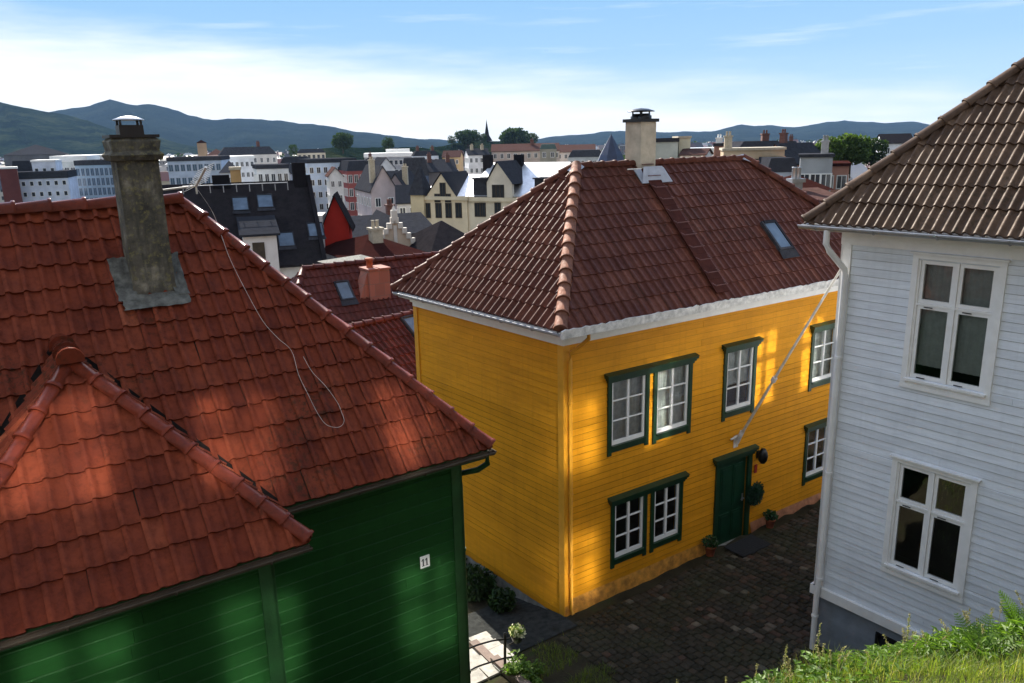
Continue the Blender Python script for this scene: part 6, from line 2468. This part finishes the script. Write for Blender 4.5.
M['hill_near'] = hill_mat('wooded_hillside', (.004, .010, .008), (.010, .020, .012), (.034, .044, .022), .011)
M['hill_far'] = hill_mat('far_hillside', (.004, .009, .009), (.008, .015, .013), (.016, .024, .019), .005)


def hill(mat, prof, Y, depth, base=-16, seed=0, rough=3.0):
    rnd = random.Random(seed)
    xs = [p[0] for p in prof]
    ys = [p[1] for p in prof]
    ph = [rnd.random() * 6.28 for _ in range(12)]
    vs, cols = [], 0
    px = xs[0]
    rows = 14
    while px <= xs[-1]:
        tp = at(px, lerp_tab(xs, ys, px), Y)
        j = sum(math.sin(px * (.09 * 1.6 ** k) + ph[k]) / (1.5 ** k) for k in range(9)) * rough
        zt = tp.z + j
        for r in range(rows + 1):
            q = r / rows
            yy = Y - depth * (1 - q)
            f = q ** 1.25 * (1 + .12 * math.sin(px * .05 + 5 * q + ph[1]) * (1 - q))
            x = tp.x * (yy / Y)
            vs.append((x, yy + 40 * math.sin(px * .07 + 3 * q + ph[2]), base + (zt - base) * min(1.0, f) + (0 if r in (0, rows) else rough * 1.6 * math.sin(px * .31 + r * 1.7 + ph[3]))))
        vs.append((tp.x * 1.1, Y + depth * .8, base))
        cols += 1
        px += 5
    nr = rows + 2
    fs = [(i * nr + r, (i + 1) * nr + r, (i + 1) * nr + r + 1, i * nr + r + 1) for i in range(cols - 1) for r in range(nr - 1)]
    mb = MB()
    mb.add(vs, fs, 0, .5, True)
    return struct(mb.build('hill', mat))


hill('hill_near', [(-900, 96), (-300, 84), (-120, 92), (-40, 98), (0, 102), (25, 107), (45, 111), (70, 117), (100, 124), (130, 132), (170, 142), (240, 152), (330, 158)], 2300, 900, seed=2, rough=1.5)
hill('hill_far', [(-500, 140), (-60, 128), (20, 118), (55, 112), (75, 107), (95, 102), (110, 100), (125, 103), (140, 105), (150, 104), (165, 107), (185, 115), (205, 119), (240, 119), (275, 120), (310, 124), (350, 130), (385, 135), (425, 140), (470, 146), (540, 152)], 3900, 1500, seed=5, rough=2.5)
hill('hill_far', [(300, 150), (360, 143), (420, 139), (440, 139), (480, 143), (520, 141), (545, 138), (560, 136), (580, 134), (620, 131), (650, 132), (690, 132), (712, 131), (722, 128), (738, 125), (755, 126), (775, 125), (792, 127), (808, 125), (825, 123), (845, 120), (860, 121), (885, 123), (915, 122), (940, 126), (985, 127), (1040, 130), (1200, 136), (1700, 150)], 4800, 1500, seed=9, rough=2.5)
# low wooded rise that carries the church and its trees
hill('hill_near', [(430, 147), (455, 143), (480, 141), (500, 141), (530, 142), (548, 146), (570, 149)], 650, 110, base=-15, seed=11, rough=.3)
hill('hill_near', [(300, 155), (330, 149), (345, 147), (390, 148), (420, 147), (450, 151)], 560, 110, base=-15, seed=12, rough=.3)

# ================================================================== AIR, SKY, SUN
me = bpy.data.meshes.new('haze')
X, Y0, Y1, Z0, Z1 = 5600, -600, 6300, -40, 360
me.from_pydata([(x, y, z) for z in (Z0, Z1) for y in (Y0, Y1) for x in (-X, X)], [], [(0, 2, 3, 1), (4, 5, 7, 6), (0, 1, 5, 4), (2, 6, 7, 3), (0, 4, 6, 2), (1, 3, 7, 5)])
hz = bpy.data.objects.new('haze', me)
COL.objects.link(hz)
mt = bpy.data.materials.new('haze')
mt.use_nodes = True
nt = mt.node_tree
nt.nodes.remove(nt.nodes['Principled BSDF'])
pv = nt.nodes.new('ShaderNodeVolumePrincipled')
pv.inputs['Color'].default_value = (.30, .50, .82, 1)
pv.inputs['Density'].default_value = 5.0e-5
pv.inputs['Anisotropy'].default_value = .0
nt.links.new(pv.outputs[0], nt.nodes['Material Output'].inputs['Volume'])
me.materials.append(mt)
tag(hz, 'pale blue haze in the air over the town and hills', 'haze', kind='stuff')

SUN_AZ, SUN_EL = -23.0, 33.0
w = bpy.data.worlds.new('World')
S.world = w
w.use_nodes = True
nt = w.node_tree
bg = nt.nodes['Background']
sky = nt.nodes.new('ShaderNodeTexSky')
sky.sky_type = 'NISHITA'
sky.sun_disc = False
sky.sun_elevation = math.radians(SUN_EL)
sky.sun_rotation = math.radians(SUN_AZ % 360)
sky.air_density = 1.0
sky.dust_density = .6
sky.ozone_density = 2.0
tc = nt.nodes.new('ShaderNodeTexCoord')
sepv = nt.nodes.new('ShaderNodeSeparateXYZ')
nt.links.new(tc.outputs['Generated'], sepv.inputs[0])


def mth(op, a, b_=None, c_=None):
    n = nt.nodes.new('ShaderNodeMath')
    n.operation = op
    for i, v in enumerate((a, b_, c_)):
        if v is None:
            continue
        if isinstance(v, (int, float)):
            n.inputs[i].default_value = v
        else:
            nt.links.new(v, n.inputs[i])
    return n.outputs[0]


az = mth('ARCTAN2', sepv.outputs[0], sepv.outputs[1])
el = mth('ARCSINE', sepv.outputs[2])
cvec = nt.nodes.new('ShaderNodeCombineXYZ')
nt.links.new(mth('MULTIPLY', az, 3.0), cvec.inputs[0])
nt.links.new(mth('MULTIPLY', el, 22.0), cvec.inputs[1])
n1 = noise(nt, cvec.outputs[0], 1.6, 6, .55)
cv2 = nt.nodes.new('ShaderNodeCombineXYZ')
nt.links.new(mth('MULTIPLY', az, 2.0), cv2.inputs[0])
nt.links.new(mth('MULTIPLY', el, 34.0), cv2.inputs[1])
cv2.inputs[2].default_value = 7.3
n2 = noise(nt, cv2.outputs[0], 2.0, 5, .6)
# height of the cloud bank falls away from the sun side
top = mth('MULTIPLY_ADD', az, -.095, .078)
diff = mth('SUBTRACT', mth('ADD', top, mth('MULTIPLY', mth('SUBTRACT', n1, .5), .075)), el)
mr = nt.nodes.new('ShaderNodeMapRange')
mr.interpolation_type = 'SMOOTHSTEP'
mr.inputs['From Min'].default_value = -.035
mr.inputs['From Max'].default_value = .045
nt.links.new(diff, mr.inputs['Value'])
# thin streaks above the bank
st = nt.nodes.new('ShaderNodeMapRange')
st.inputs['From Min'].default_value = .56
st.inputs['From Max'].default_value = .72
st.inputs['To Max'].default_value = .28
nt.links.new(n2, st.inputs['Value'])
mask = mth('MAXIMUM', mr.outputs[0], st.outputs[0])
skyc = nt.nodes.new('ShaderNodeHueSaturation')
skyc.inputs['Saturation'].default_value = .92
skyc.inputs['Value'].default_value = 1.0
nt.links.new(sky.outputs[0], skyc.inputs['Color'])
lo = nt.nodes.new('ShaderNodeMapRange')
lo.inputs['From Min'].default_value = .02
lo.inputs['From Max'].default_value = .20
nt.links.new(el, lo.inputs['Value'])
low_blue = ramp(nt, lo.outputs[0], [(0, (2.0, 2.6, 2.9)), (.45, (1.2, 1.95, 2.75)), (1, (.78, 1.58, 2.65))])
fd = nt.nodes.new('ShaderNodeMapRange')
fd.interpolation_type = 'SMOOTHSTEP'
fd.inputs['From Min'].default_value = .22
fd.inputs['From Max'].default_value = .55
nt.links.new(el, fd.inputs['Value'])
skyfull = mixc(nt, fd.outputs[0], low_blue, skyc.outputs[0])
SKY_STR = .15
cloud = ramp(nt, n1, [(.3, (3.0, 3.15, 3.3)), (.7, (3.5, 3.5, 3.48))])
col = mixc(nt, mask, skyfull, cloud)
# unseen bright broken cumulus added behind the camera as fill light
vn = nt.nodes.new('ShaderNodeTexCoord')
nb = noise(nt, vn.outputs['Generated'], 2.6, 6, .6)
cm = nt.nodes.new('ShaderNodeMapRange')
cm.interpolation_type = 'SMOOTHSTEP'
cm.inputs['From Min'].default_value = .40
cm.inputs['From Max'].default_value = .52
nt.links.new(nb, cm.inputs['Value'])
bk = nt.nodes.new('ShaderNodeMapRange')
bk.interpolation_type = 'SMOOTHSTEP'
bk.inputs['From Min'].default_value = .35
bk.inputs['From Max'].default_value = -.15
bk.inputs['To Min'].default_value = 0
bk.inputs['To Max'].default_value = 1
nt.links.new(sepv.outputs[1], bk.inputs['Value'])
col = mixc(nt, mth('MULTIPLY', cm.outputs[0], bk.outputs[0]), col, (2.05, 2.2, 2.4))
nt.links.new(col, bg.inputs[0])
bg.inputs[1].default_value = SKY_STR

sl = bpy.data.lights.new('sun', 'SUN')
sl.energy = 4.4
sl.angle = math.radians(.53)
sl.color = (1.0, .93, .82)
so_ = bpy.data.objects.new('sun', sl)
COL.objects.link(so_)
a_, e_ = math.radians(SUN_AZ), math.radians(SUN_EL)
so_.rotation_euler = Vector((math.sin(a_) * math.cos(e_), math.cos(a_) * math.cos(e_), math.sin(e_))).to_track_quat('Z', 'Y').to_euler()
so_.location = (-20, 30, 40)

S.view_settings.view_transform = 'Standard'
S.view_settings.look = 'None'
S.view_settings.gamma = 1
S.view_settings.exposure = 1.3
S.render.engine = 'CYCLES'
S.cycles.use_denoising = True
S.cycles.max_bounces = 8
S.cycles.diffuse_bounces = 4
S.cycles.glossy_bounces = 4
S.cycles.transparent_max_bounces = 12
S.cycles.volume_bounces = 1
S.cycles.sample_clamp_indirect = 0
S.cycles.caustics_reflective = True
S.cycles.blur_glossy = 0.0
S.cycles.use_guiding = True
S.cycles.guiding_training_samples = 64
